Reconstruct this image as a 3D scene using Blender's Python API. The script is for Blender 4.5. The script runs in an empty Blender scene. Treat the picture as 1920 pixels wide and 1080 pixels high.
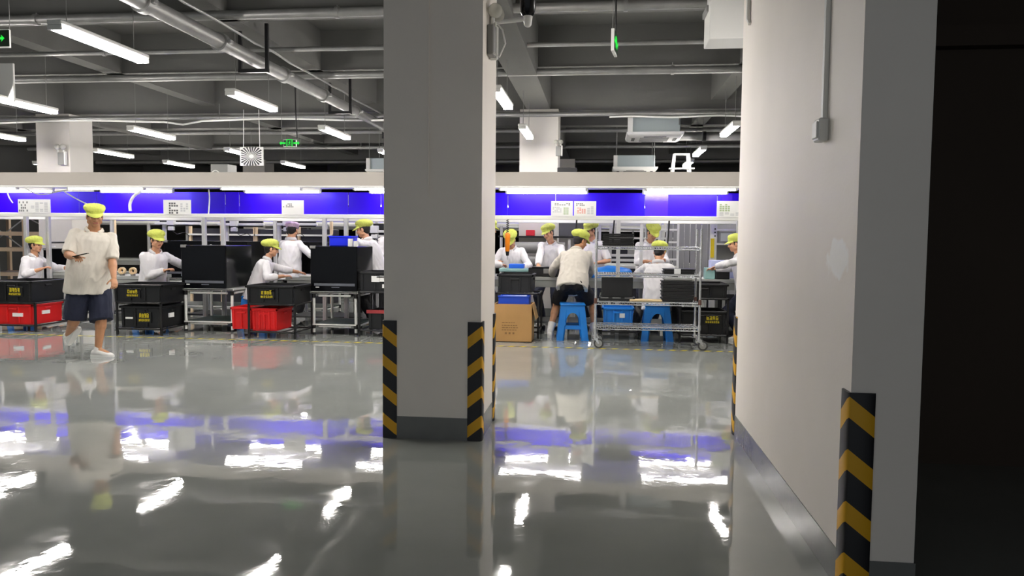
import bpy, bmesh, math, random
import numpy as np
from mathutils import Vector, Matrix, noise
random.seed(7)
D = bpy.data; SC = bpy.context.scene; COL = SC.collection
rad = math.radians
# ------------------------------------------------------------------ camera, world, exposure
YAW, PITCH, ROLL, FPX = .1128, .0637, .0089, 1469.0
fwd = Vector((-math.sin(YAW)*math.cos(PITCH), math.cos(YAW)*math.cos(PITCH), -math.sin(PITCH)))
rgt = Vector((math.cos(YAW), math.sin(YAW), 0)); up = rgt.cross(fwd)
r2 = rgt*math.cos(ROLL)+up*math.sin(ROLL); u2 = up*math.cos(ROLL)-rgt*math.sin(ROLL)
cam = D.cameras.new('camera'); cam.sensor_width = 36; cam.lens = FPX*36/1920; cam.clip_start = .05; cam.clip_end = 200
co = D.objects.new('camera', cam); COL.objects.link(co)
co.matrix_world = Matrix(((r2.x,u2.x,-fwd.x,0),(r2.y,u2.y,-fwd.y,0),(r2.z,u2.z,-fwd.z,1.36),(0,0,0,1)))
SC.camera = co
w = D.worlds.new('world'); SC.world = w; w.use_nodes = True
w.node_tree.nodes['Background'].inputs[0].default_value = (.9,.95,1,1)
w.node_tree.nodes['Background'].inputs[1].default_value = .16
vs = SC.view_settings; vs.view_transform = 'Standard'; vs.look = 'None'; vs.gamma = 1; vs.use_curve_mapping = False
vs.exposure = 1.7
SC.cycles.use_denoising = True; SC.cycles.max_bounces = 8; SC.cycles.diffuse_bounces = 5; SC.cycles.glossy_bounces = 4
SC.cycles.caustics_reflective = False; SC.cycles.sample_clamp_indirect = 6
TUBE_L = 40.0      # radiance of the hanging tubes
DESK_L = 8.0      # radiance of the tubes under the canopies

# ------------------------------------------------------------------ materials
def lin(c):
    return tuple((v/255/12.92 if v/255 <= .04045 else ((v/255+.055)/1.055)**2.4) for v in c)+(1,)
MATS = {}
def mat(name, rgb, rough=.5, metal=0, spec=.5, var=0, vscale=3, bump=0, bscale=40, coat=0, emit=None, es=0, alpha=1, trans=0):
    if name in MATS: return MATS[name]
    m = D.materials.new(name); m.use_nodes = True; nt = m.node_tree; b = nt.nodes['Principled BSDF']
    c = lin(rgb)
    b.inputs['Base Color'].default_value = c; b.inputs['Roughness'].default_value = rough
    b.inputs['Metallic'].default_value = metal; b.inputs['Specular IOR Level'].default_value = spec
    b.inputs['Coat Weight'].default_value = coat; b.inputs['Coat Roughness'].default_value = .05
    b.inputs['Alpha'].default_value = alpha; b.inputs['Transmission Weight'].default_value = trans
    if emit:
        b.inputs['Emission Color'].default_value = lin(emit); b.inputs['Emission Strength'].default_value = es
    if var or bump:
        tc = nt.nodes.new('ShaderNodeTexCoord')
    if var:
        n = nt.nodes.new('ShaderNodeTexNoise'); n.inputs['Scale'].default_value = vscale; n.inputs['Detail'].default_value = 4
        nt.links.new(tc.outputs['Object'], n.inputs['Vector'])
        r = nt.nodes.new('ShaderNodeMapRange'); r.inputs[1].default_value = .3; r.inputs[2].default_value = .7
        r.inputs[3].default_value = 1-var; r.inputs[4].default_value = 1+var
        nt.links.new(n.outputs['Fac'], r.inputs[0])
        mx = nt.nodes.new('ShaderNodeVectorMath'); mx.operation = 'SCALE'; mx.inputs[0].default_value = c[:3]
        nt.links.new(r.outputs[0], mx.inputs['Scale']); nt.links.new(mx.outputs[0], b.inputs['Base Color'])
    if bump:
        n = nt.nodes.new('ShaderNodeTexNoise'); n.inputs['Scale'].default_value = bscale; n.inputs['Detail'].default_value = 3
        nt.links.new(tc.outputs['Object'], n.inputs['Vector'])
        bp = nt.nodes.new('ShaderNodeBump'); bp.inputs['Distance'].default_value = bump; bp.inputs['Strength'].default_value = 1
        nt.links.new(n.outputs['Fac'], bp.inputs['Height']); nt.links.new(bp.outputs[0], b.inputs['Normal'])
    MATS[name] = m; return m

WALL = mat('white_wall_paint', (244,237,228), .55, var=.03, vscale=1.5, bump=.0006, bscale=60)
CONC = mat('grey_painted_concrete', (98,98,95), .8, var=.12, vscale=.8, bump=.002, bscale=25)
SHADEW = mat('recess_shade_brown', (74,62,52), .7, var=.1, vscale=1)  # shade of the unlit recess put into the base colour
SKIRT = mat('grey_skirting_paint', (112,114,112), .22, var=.1, vscale=4, bump=.001, bscale=18)
PIPE = mat('galvanised_pipe', (150,150,148), .42, .55, var=.12, vscale=6)
BRACK = mat('black_steel', (18,18,19), .45)
BLK = mat('black_plastic', (17,18,20), .38, var=.1, vscale=8)
BLKG = mat('black_gloss', (7,8,11), .2, spec=.2)
BLKS = mat('black_satin_side', (12,15,16), .16, spec=.6)
SILV = mat('silver_strip', (120,122,130), .35, .6)
ALU = mat('aluminium_profile', (205,205,205), .38, .5)
WHM = mat('white_metal', (232,232,228), .4)
WHP = mat('white_plastic', (228,228,224), .45)
GREYP = mat('grey_plastic', (128,128,126), .5)
CHROME = mat('chrome', (222,224,226), .24, .75)
RED = mat('red_plastic', (214,24,26), .35, var=.06, vscale=6)
BLUEP = mat('blue_plastic', (22,120,205), .32, var=.05, vscale=6)
BLUEB = mat('deep_blue_plastic', (20,40,225), .3)
BLUEK = mat('royal_blue_bin_plastic', (25,70,190), .3)
PANEL = mat('electric_blue_panel', (52,0,240), .38, spec=.25)
ACRYL = mat('violet_acrylic', (84,46,235), .15)
YEL = mat('yellow_marking', (226,205,40), .5)
YELP = mat('yellow_plastic', (222,196,34), .4)
RUBBER = mat('black_rubber', (22,22,24), .5)
TUBE = mat('lit_tube', (255,252,248), .5, emit=(255,250,246), es=TUBE_L)
DTUBE = mat('lit_desk_tube', (255,252,250), .5, emit=(255,250,248), es=DESK_L)
CARD = mat('cardboard', (176,136,84), .8, var=.05, vscale=5)
CARDI = mat('cardboard_print', (128,96,58), .8)
PAPER = mat('white_paper', (240,240,238), .7)
PRINT = mat('grey_print', (140,142,142), .8)
PRINTR = mat('red_print', (228,150,140), .8)
PRINTG = mat('green_print', (170,190,150), .8)
GREENM = mat('green_mat', (28,48,44), .4)
BENCH = mat('grey_bench_top', (170,172,168), .35)
BEIGE = mat('beige_steel', (214,190,160), .5)
SKIN = mat('skin', (205,152,118), .5, var=.05, vscale=12)
SKIND = mat('tanned_skin', (178,128,92), .5, var=.05, vscale=12)
EYE = mat('dark_eye', (40,28,24), .4)
LIP = mat('lip', (168,98,86), .5)
HAIR = mat('black_hair', (24,20,20), .5)
COAT = mat('white_coat_cloth', (232,230,232), .8, bump=.0015, bscale=120)
CREAM = mat('cream_shirt_cloth', (208,202,190), .8, bump=.0015, bscale=120)
CAPY = mat('lime_cap_cloth', (208,216,100), .75, bump=.001, bscale=90)
CAPP = mat('pink_cap_cloth', (236,206,232), .75, bump=.001, bscale=90)
NAVY = mat('navy_cloth', (20,26,48), .85)
BLKC = mat('black_cloth', (16,15,18), .85)
GREYC = mat('grey_cloth', (96,92,88), .85)
SHOE = mat('white_canvas_shoe', (226,224,220), .6)
ORANGE = mat('orange_plastic', (244,140,20), .35)
GREENL = mat('lit_green_sign', (4,120,30), .5, emit=(12,235,60), es=.32)
SIGNB = mat('dark_green_sign_face', (6,30,14), .3)
TEAL = mat('teal_tray', (150,190,185), .25)
DIMW = mat('far_grey', (60,60,62), .8)
CLEAR = mat('frosted_clear_plastic', (215,215,205), .1, alpha=.55)
TAPEK = mat('tape_black', (84,86,80), .3)

def guard_mat():
    m = D.materials.new('yellow_black_chevron_rubber'); m.use_nodes = True; nt = m.node_tree; b = nt.nodes['Principled BSDF']
    tc = nt.nodes.new('ShaderNodeTexCoord'); sp = nt.nodes.new('ShaderNodeSeparateXYZ'); nt.links.new(tc.outputs['Object'], sp.inputs[0])
    def M(op, a, bb):
        n = nt.nodes.new('ShaderNodeMath'); n.operation = op
        for i, v in enumerate((a, bb)):
            if isinstance(v, (int, float)): n.inputs[i].default_value = v
            else: nt.links.new(v, n.inputs[i])
        return n.outputs[0]
    s = M('MAXIMUM', sp.outputs['X'], sp.outputs['Y'])
    v = M('MULTIPLY', M('ADD', sp.outputs['Z'], M('MULTIPLY', s, .8)), 1/.2)
    f = M('FRACT', M('ADD', v, .07), 0); st = M('LESS_THAN', M('ABSOLUTE', M('SUBTRACT', f, .72), 0), .2)
    mx = nt.nodes.new('ShaderNodeMix'); mx.data_type = 'RGBA'
    mx.inputs[6].default_value = lin((17,18,24)); mx.inputs[7].default_value = lin((226,170,22))
    nt.links.new(st, mx.inputs[0]); nt.links.new(mx.outputs[2], b.inputs['Base Color']); b.inputs['Roughness'].default_value = .45
    return m
GUARD = guard_mat()
def floor_mat():
    m = D.materials.new('grey_epoxy_floor'); m.use_nodes = True; nt = m.node_tree; b = nt.nodes['Principled BSDF']
    tc = nt.nodes.new('ShaderNodeTexCoord')
    def N(scale, detail, vec=None):
        n = nt.nodes.new('ShaderNodeTexNoise'); n.inputs['Scale'].default_value = scale; n.inputs['Detail'].default_value = detail
        nt.links.new(vec or tc.outputs['Object'], n.inputs['Vector']); return n.outputs['Fac']
    cr = nt.nodes.new('ShaderNodeValToRGB'); nt.links.new(N(.7, 5), cr.inputs[0])
    cr.color_ramp.elements[0].color = lin((142,146,142)); cr.color_ramp.elements[0].position = .3
    cr.color_ramp.elements[1].color = lin((160,163,158)); cr.color_ramp.elements[1].position = .7
    nt.links.new(cr.outputs[0], b.inputs['Base Color'])
    rr = nt.nodes.new('ShaderNodeMapRange'); nt.links.new(N(5, 6), rr.inputs[0])
    rr.inputs[1].default_value = .35; rr.inputs[2].default_value = .7; rr.inputs[3].default_value = .015; rr.inputs[4].default_value = .06
    nt.links.new(rr.outputs[0], b.inputs['Roughness'])
    b.inputs['IOR'].default_value = 1.6
    b1 = nt.nodes.new('ShaderNodeBump'); b1.inputs['Distance'].default_value = .0028; nt.links.new(N(1.5, 1.5), b1.inputs['Height'])
    b2 = nt.nodes.new('ShaderNodeBump'); b2.inputs['Distance'].default_value = .0005; nt.links.new(N(8, 3), b2.inputs['Height'])
    nt.links.new(b1.outputs[0], b2.inputs['Normal']); nt.links.new(b2.outputs[0], b.inputs['Normal'])
    return m
FLOOR = floor_mat()
def patch_wall():
    m = WALL.copy(); m.name = 'white_wall_paint_with_filler_patch'; nt = m.node_tree; b = nt.nodes['Principled BSDF']
    old = b.inputs['Base Color'].links[0].from_socket
    g = nt.nodes.new('ShaderNodeNewGeometry'); sub = nt.nodes.new('ShaderNodeVectorMath'); sub.operation = 'SUBTRACT'
    sub.inputs[1].default_value = (.945, 3.28, 1.29); nt.links.new(g.outputs['Position'], sub.inputs[0])
    sc_ = nt.nodes.new('ShaderNodeVectorMath'); sc_.operation = 'MULTIPLY'; sc_.inputs[1].default_value = (0, 6.5, 12); nt.links.new(sub.outputs[0], sc_.inputs[0])
    n = nt.nodes.new('ShaderNodeTexNoise'); n.inputs['Scale'].default_value = 14; nt.links.new(g.outputs['Position'], n.inputs['Vector'])
    ln = nt.nodes.new('ShaderNodeVectorMath'); ln.operation = 'LENGTH'; nt.links.new(sc_.outputs[0], ln.inputs[0])
    ad = nt.nodes.new('ShaderNodeMath'); ad.operation = 'ADD'; nt.links.new(ln.outputs['Value'], ad.inputs[0]); nt.links.new(n.outputs['Fac'], ad.inputs[1])
    r = nt.nodes.new('ShaderNodeMapRange'); r.inputs[1].default_value = 1.3; r.inputs[2].default_value = 1.5; r.inputs[3].default_value = 1; r.inputs[4].default_value = 0
    nt.links.new(ad.outputs[0], r.inputs[0])
    mx = nt.nodes.new('ShaderNodeMix'); mx.data_type = 'RGBA'; mx.inputs[7].default_value = lin((255,254,250))
    nt.links.new(r.outputs[0], mx.inputs[0]); nt.links.new(old, mx.inputs[6]); nt.links.new(mx.outputs[2], b.inputs['Base Color'])
    return m
WALLP = patch_wall()

# ------------------------------------------------------------------ mesh helpers
class MB:
    def __init__(s): s.bm = bmesh.new(); s.mats = []
    def mi(s, m):
        if m not in s.mats: s.mats.append(m)
        return s.mats.index(m)
    def box(s, lo, hi, m=None, bev=0, rot=None, seg=1):
        lo, hi = Vector(lo), Vector(hi); c = (lo+hi)/2; d = hi-lo
        t = bmesh.new(); bmesh.ops.create_cube(t, size=1)
        for v in t.verts: v.co = Vector((v.co.x*d.x, v.co.y*d.y, v.co.z*d.z))
        if bev: bmesh.ops.bevel(t, geom=t.edges[:], offset=min(bev, min(d)*.45), segments=seg, affect='EDGES', profile=.5)
        if rot is not None:
            for v in t.verts: v.co = rot @ v.co
        s.add(t, c, m); return s
    def add(s, t, off=(0,0,0), m=None):
        k = s.mi(m) if m else 0; mp = {}; off = Vector(off)
        for v in t.verts: mp[v] = s.bm.verts.new(v.co+off)
        for f in t.faces:
            try: g = s.bm.faces.new([mp[v] for v in f.verts]); g.material_index = k
            except ValueError: pass
        t.free()
    def poly(s, pts, m=None):
        f = s.bm.faces.new([s.bm.verts.new(p) for p in pts]); f.material_index = s.mi(m) if m else 0; return s
    def prism(s, pts, vec, m=None):
        """closed outline extruded along vec"""
        vec = Vector(vec); k = s.mi(m) if m else 0
        a = [s.bm.verts.new(p) for p in pts]; b = [s.bm.verts.new(Vector(p)+vec) for p in pts]; n = len(a)
        fs = [s.bm.faces.new(a[::-1]), s.bm.faces.new(b)]+[s.bm.faces.new((a[i], a[(i+1)%n], b[(i+1)%n], b[i])) for i in range(n)]
        for f in fs: f.material_index = k
        return s
    def loft(s, rings, m=None, n=14, cap=True, closed=False):
        """rings: (centre, xvec, yvec)"""
        k = s.mi(m) if m else 0; R = []
        for c, x, y in rings:
            R.append([s.bm.verts.new(Vector(c)+Vector(x)*math.cos(2*math.pi*i/n)+Vector(y)*math.sin(2*math.pi*i/n)) for i in range(n)])
        for a, b in zip(R, R[1:]+([R[0]] if closed else [])):
            for i in range(n):
                f = s.bm.faces.new((a[i], a[(i+1)%n], b[(i+1)%n], b[i])); f.material_index = k
        if cap and not closed:
            for q in (R[0][::-1], R[-1]): s.bm.faces.new(q).material_index = k
        return s
    def cyl(s, a, b, r, m=None, rb=None, n=12):
        a, b = Vector(a), Vector(b); x, y = perp(b-a); rb = r if rb is None else rb
        return s.loft([(a, x*r, y*r), (b, x*rb, y*rb)], m, n)
    def capsule(s, a, b, ra, rb=None, m=None, n=14, q=4):
        a, b = Vector(a), Vector(b); rb = ra if rb is None else rb; d = b-a; L = d.length
        d = d/L if L > 1e-6 else Vector((0,0,1)); x, y = perp(d); rings = []
        for i in range(q):
            t = math.pi/2*(1-i/q); t = min(t, rad(84)); rings.append((a-d*ra*math.sin(t), x*ra*math.cos(t), y*ra*math.cos(t)))
        for i in range(q+1):
            t = min(math.pi/2*i/q, rad(84)); rings.append((b+d*rb*math.sin(t), x*rb*math.cos(t), y*rb*math.cos(t)))
        return s.loft(rings, m, n)
    def ball(s, c, r, m=None, fr=None, n=16, q=8):
        """ellipsoid; r = radii on the frame fr (x,y,z)"""
        fr = fr or (Vector((1,0,0)), Vector((0,1,0)), Vector((0,0,1))); r = (r,)*3 if isinstance(r, (int, float)) else r
        c = Vector(c); rings = []
        for i in range(q+1):
            t = max(-rad(84), min(rad(84), -math.pi/2+math.pi*i/q)); rings.append((c+fr[2]*r[2]*math.sin(t), fr[0]*r[0]*math.cos(t), fr[1]*r[1]*math.cos(t)))
        return s.loft(rings, m, n)
    def tube(s, pts, r, m=None, n=8, closed=False):
        P = [Vector(p) for p in pts]; rings = []; px = None
        for i, p in enumerate(P):
            a = P[i-1] if (i or closed) else p; b = P[(i+1) % len(P)] if (i < len(P)-1 or closed) else p
            d = (b-a).normalized()
            if px is None: px, _ = perp(d)
            px = (px-d*px.dot(d)).normalized(); rings.append((p, px*r, d.cross(px)*r))
        return s.loft(rings, m, n, closed=closed)
    def build(s, name, m=None, parent=None, smooth=35):
        me = D.meshes.new(name); bmesh.ops.recalc_face_normals(s.bm, faces=s.bm.faces[:]); s.bm.to_mesh(me); s.bm.free()
        for q in (s.mats or [m]): me.materials.append(q)
        if smooth:
            me.polygons.foreach_set('use_smooth', [True]*len(me.polygons)); me.set_sharp_from_angle(angle=rad(smooth))
        return link(name, me, parent)
def perp(d):
    d = Vector(d).normalized(); t = Vector((0,0,1)) if abs(d.z) < .9 else Vector((0,1,0))
    x = t.cross(d).normalized(); return x, d.cross(x)
def link(name, data, parent=None):
    o = D.objects.new(name, data); COL.objects.link(o)
    if parent is not None: o.parent = parent
    return o
def tag(o, label, cat, group=None, kind=None):
    o['label'] = label; o['category'] = cat
    if group: o['group'] = group
    if kind: o['kind'] = kind
    return o
def thing(name, label, cat, loc=(0,0,0), rz=0, group=None):
    o = D.objects.new(name, None); COL.objects.link(o); o.location = loc; o.rotation_euler = (0,0,rad(rz)); o.empty_display_size = .1
    return tag(o, label, cat, group)
def struct(o): o['kind'] = 'structure'; return o
def dup(o, loc, rz=None, label=None, parent=None, group=None):
    c = o.copy(); COL.objects.link(c)
    if parent is not None: c.parent = parent
    else:
        c.location = loc
        if rz is not None: c.rotation_euler = (0,0,rad(rz))
        if label: c['label'] = label
        if group: c['group'] = group
    for ch in list(o.children): dup(ch, None, parent=c)
    return c
def B(name, lo, hi, m, parent=None, bev=0): return MB().box(lo, hi, m, bev).build(name, m, parent)

# ------------------------------------------------------------------ setting
X0, X1, Y0, Y1, ZC = -17.0, 7.0, -5.0, 34.0, 4.25
struct(B('floor', (X0, Y0, -.1), (X1, Y1, 0), FLOOR))
struct(B('ceiling', (X0, Y0, ZC), (X1, Y1, ZC+.15), CONC))
struct(B('wall_left', (X0-.15, Y0, 0), (X0, Y1, ZC), CONC))
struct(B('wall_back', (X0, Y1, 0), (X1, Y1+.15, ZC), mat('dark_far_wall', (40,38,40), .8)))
struct(B('wall_right', (X1, Y0, 0), (X1+.15, Y1, ZC), CONC))
# the thick white wall on the right of the passage and the unlit recess beside it
struct(B('wall_passage', (.945, 3.05, .145), (1.195, 5.62, ZC), WALLP))
struct(B('baseboard_passage', (.94, 3.045, 0), (1.2, 5.625, .145), SKIRT))
struct(B('wall_recess', (1.195, 5.0, 0), (X1, 5.14, ZC), SHADEW))
struct(B('trim_recess', (1.2, 4.9, 2.5), (X1, 5.0, 2.62), SHADEW))
struct(B('ceiling_recess_blocker', (1.195, -1.5, 3.2), (X1, 5.0, 3.3), SHADEW))  # unseen low ceiling, added to keep light out of the recess
struct(B('wall_recess_blocker', (4.2, -1.5, 0), (4.35, 5.0, 3.2), SHADEW))  # out of view, added to close the recess off and keep it dark
# square columns
COLW = mat('column_paint', (206,202,195), .55, var=.03, vscale=1.5, bump=.0006, bscale=60)
def column(x0, x1, y0, y1, top=3.558, m=COLW):
    struct(B('column', (x0, y0, .15), (x1, y1, top), m)); struct(B('baseboard_column', (x0-.004, y0-.004, 0), (x1+.004, y1+.004, .15), SKIRT))
column(-1.445, -.785, 5.12, 5.78, ZC, WALL)
for xc in (-10.05, -1.09):
    column(xc-.33, xc+.33, 13.5, 14.16)
for xc in (-10.05, -1.09): column(xc-.33, xc+.33, 21.9, 22.56)
# waffle of concrete beams
for yc in (-2.9, -.1, 2.7, 5.45, 8.2, 11.0, 13.82, 16.6, 19.4, 22.2, 25.0, 27.8):
    main = abs(yc-5.45) < .1 or abs(yc-13.82) < .1 or abs(yc-22.2) < .1
    h = .2 if main else .15
    struct(B('ceiling_beam', (X0, yc-h, 3.56 if main else 3.7), (X1, yc+h, ZC), CONC))
for xc in (-13.1, -10.1, -7.1, -4.1, -1.1, 1.92, 4.9):
    main = xc in (-10.1, -1.1); h = .2 if main else .13
    struct(B('ceiling_beam', (xc-h, Y0, 3.555 if main else 3.7), (xc+h, Y1, ZC), CONC))

# ------------------------------------------------------------------ ceiling services
def hpipe(x0, x1, y, z, r, label, drops=()):
    t = thing('sprinkler_pipe', label, 'pipe', (x0, y, z))
    MB().cyl((0,0,0), (x1-x0,0,0), r, n=14).build('pipe', PIPE, t)
    for dx in drops:
        m = MB(); m.tube([(dx,0,r+.01)]+[(dx, 0, 3.7-z)], .008); m.cyl((dx-.02,0,0), (dx+.02,0,0), r+.012, n=14); m.build('hanger', PIPE, t)
    return t
hpipe(-15, 1.9, 7.86, 3.63, .048, 'thick grey sprinkler pipe running across the ceiling nearest the camera', (6.2, 9.0, 12.3, 15.2, 16.4))
hpipe(-15, 6, 10.72, 3.6, .05, 'grey sprinkler pipe across the ceiling second from the camera', (6.0, 10.6, 13.3, 15.9))
hpipe(-15, 1.9, 9.3, 3.62, .028, 'thin grey pipe across the ceiling between the two thick sprinkler pipes', (4.0, 8.8))
hpipe(-15, 6, 13.45, 3.46, .04, 'grey sprinkler pipe on the beam above the far white columns', (8.2, 12.9))
hpipe(-15, 6, 16.35, 3.58, .04, 'grey pipe across the ceiling just behind the far white columns', (9.0, 14.0))
hpipe(-15, 6, 19.2, 3.58, .045, 'pale pipe across the dim ceiling behind the cassette air conditioner', (9.0, 14.0))
hpipe(-15, 6, 22.0, 3.5, .045, 'faint far pipe across the dark end of the ceiling', (9.0, 14.0))
t = thing('fire_main_pipe', 'thick grey fire main pipe with couplings running away under the ceiling', 'pipe', (-4.0, 3, 3.38))
MB().cyl((0,0,0), (0,16,0), .075, n=20).build('pipe', PIPE, t)
for y in (2.1, 3.55, 4.95, 6.6, 8.0, 9.5, 11.2, 12.6):
    m = MB(); m.cyl((0,y-.045,0), (0,y+.045,0), .098, n=20)
    for s in (-1, 1): m.box((s*.11-.025, y-.03, -.02), (s*.11+.025, y+.03, .02), None, .006)
    m.build('coupling', PIPE, t)
for y in (2.75, 5.75, 8.75, 11.7):
    m = MB()
    for s in (-.16, .16): m.box((s-.018, y-.018, -.12), (s+.018, y+.018, .4), BRACK)
    m.box((-.178, y-.025, -.15), (.178, y+.025, -.11), BRACK); m.build('hanger', BRACK, t)
tag(MB().tube([(-3.86+.02*math.sin(i*1.1), 4+i*.5, 3.5+(.03 if i%5 == 0 else 0)) for i in range(30)], .014, PIPE).build('conduit', PIPE), 'thin pale conduit running along the top of the fire main pipe', 'conduit')
tag(MB().tube([(-14+i*.35, 13.2, 3.37+.02*math.sin(i*.6)-(.05 if i == 19 else 0)) for i in range(34)], .018, WHP).build('cable', WHP), 'white cable strung across the ceiling in front of the left white column', 'cable')
tag(MB().tube([(.1+i*.2, 13.4, 3.4+.012*math.sin(i*.9)) for i in range(14)], .016, WHP).build('cable', WHP), 'wavy white cable strung right of the cassette air conditioner', 'cable')
t = thing('drain_pipe', 'grey drain pipe with a black band to the right of the cassette air conditioner', 'pipe', (1.4, 15.2, 3.3))
MB().cyl((0,0,0), (4.5,0,0), .08, n=16).build('pipe', PIPE, t); MB().cyl((.45,0,0), (.52,0,0), .095, n=16).build('band', BRACK, t)

def tube_light(x, y, label, wires=True, z=3.0):
    t = thing('hanging_tube_light', label, 'ceiling light', (x, y, z), 0, 'hanging tube lights')
    MB().box((-.065, 0, .012), (.065, 1.22, .05), WHM, .008).build('housing', WHM, t)
    for s in (-.034, .034):
        MB().cyl((s, .03, -.012), (s, 1.19, -.012), .019, n=12).build('tube', TUBE, t)
    for yy in (.0, 1.2): B('end_cap', (-.06, yy, -.03), (.06, yy+.02, .012), WHM, t, .004)
    for yy in (.15, 1.07): MB().cyl((0, yy, .05), (0, yy, ZC-z), .004, n=6).build('suspension_wire', GREYP, t)
    return t
L0 = None
lights = [
 (-4.32, 5.85, 'large hanging tube light at the upper left, nearest the camera'),
 (-1.19, 5.85, 'hanging tube light hidden close behind the central pillar'),
 (1.87, 5.85, 'hanging tube light hidden behind the white passage wall'),
 (-7.3, 5.85, 'hanging tube light beyond the left frame edge by the green arrow sign'),
 (-4.27, 8.7, 'hanging tube light under the fire main pipe, left of the double arrow sign'),
 (-7.35, 8.7, 'hanging tube light under the blank white panel at the left edge'),
 (-1.19, 8.7, 'hanging tube light just right of the central pillar, the upper one'),
 (1.87, 8.7, 'hanging tube light hidden behind the far end of the passage wall'),
 (-10.1, 8.7, 'hanging tube light far beyond the left frame edge'),
 (-4.24, 11.6, 'hanging tube light just right of the double arrow exit sign'),
 (-7.27, 11.5, 'hanging tube light right of the top of the left white column'),
 (-10.1, 11.6, 'hanging tube light cut by the left frame edge left of the white column'),
 (-1.19, 11.65, 'hanging tube light in front of the white column right of the pillar'),
 (1.88, 11.5, 'hanging tube light against the edge of the white passage wall'),
 (-9.88, 14.45, 'hanging tube light touching the right edge of the left white column'),
 (-7.15, 14.4, 'hanging tube light half hidden behind the square radial vent'),
 (-4.22, 14.7, 'hanging tube light half hidden by the left edge of the central pillar'),
 (1.8, 14.5, 'hanging tube light above the step ladder, right of the cassette air conditioners'),
 (-9.78, 16.75, 'hanging tube light low over the canopy left of the square radial vent'),
 (-7.1, 16.95, 'hanging tube light low over the canopy right of the square radial vent'),
 (-13.1, 16.95, 'small far hanging tube light left of the left white column'),
 (1.84, 16.8, 'hanging tube light seen through the top of the step ladder'),
]
for x, y, lab in lights:
    if L0 is None: L0 = tube_light(x, y, lab)
    else: dup(L0, (x, y, 3.0), label=lab)

def cassette(x, y, z, w, label, rz=0):
    t = thing('cassette_air_conditioner', label, 'air conditioner', (x, y, z), rz, 'cassette air conditioners')
    MB().box((-w*.44, -w*.4, .07), (w*.44, w*.4, .34), mat('galvanised_sheet', (178,190,192), .35, .3), .01).build('body', None, t)
    MB().box((-w*.49, -w*.46, .08), (-w*.4, -w*.36, .33), WHM, .004).build('control_box', WHM, t)
    m = MB(); q = [(-.5,-.5),(.5,-.5),(.5,.5),(-.5,.5)]
    m.loft([(Vector((0,0,0)), Vector((.62*w,0,0)), Vector((0,.62*w,0))), (Vector((0,0,.03)), Vector((.7*w,0,0)), Vector((0,.7*w,0))), (Vector((0,0,.075)), Vector((.72*w,0,0)), Vector((0,.72*w,0)))], WHP, 4)
    o = m.build('panel', WHP, t); o.rotation_euler = (0,0,rad(45))
    MB().box((-.26*w, -.26*w, -.008), (.26*w, .26*w, .002), GREYP, .003).build('grille', GREYP, t)
    for s in (-1, 1):
        MB().box((-.2*w, s*.38*w-.03, -.006), (.2*w, s*.38*w+.03, .004), BRACK, .003).build('louvre', BRACK, t)
        MB().box((s*.38*w-.03, -.2*w, -.006), (s*.38*w+.03, .2*w, .004), BRACK, .003).build('louvre', BRACK, t)
    for sx in (-1, 1):
        for sy in (-1, 1): MB().cyl((sx*w*.42, sy*w*.42, .2), (sx*w*.42, sy*w*.42, ZC-z), .008, n=6).build('hanger_rod', GREYP, t)
    return t
AC0 = cassette(.91, 14.5, 3.16, .98, 'ceiling cassette air conditioner with pale panel right of the white column, the larger one')
cassette(.72, 18.1, 2.88, .98, 'smaller-looking ceiling cassette air conditioner low over the canopy beside the ladder')
cassette(-4.95, 18.2, 2.84, .98, 'ceiling cassette air conditioner partly hidden by the left edge of the central pillar')

# square radial vent hanging in the air
t = thing('radial_vent', 'square white vent plate with radial slots hanging upright over the canopy', 'vent', (-6.19, 13.4, 2.765))
m = MB(); m.box((-.215, 0, -.165), (.215, .03, .165), WHM, .006); m.build('plate', WHM, t)
m = MB()
for i in range(24):
    a = 2*math.pi*(i+.5)/24; da = .075; r0, r1 = .035, .15*min(1/max(abs(math.cos(a)), .01), 1.12/max(abs(math.sin(a)), .01), 1.25)
    m.prism([(r0*math.cos(a-da*.5)*1.25, -.003, r0*math.sin(a-da*.5)*.98), (r1*math.cos(a-da)*1.25, -.003, r1*math.sin(a-da)*.98), (r1*math.cos(a+da)*1.25, -.003, r1*math.sin(a+da)*.98), (r0*math.cos(a+da*.5)*1.25, -.003, r0*math.sin(a+da*.5)*.98)], (0,.002,0), BRACK)
m.build('slots', BRACK, t, 0)
for s in (-.15, .15): MB().tube([(s, .015, .165), (s*.97, .015, .45), (s*.93, .015, .82)], .007).build('hanging_wire', WHP, t)

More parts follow.
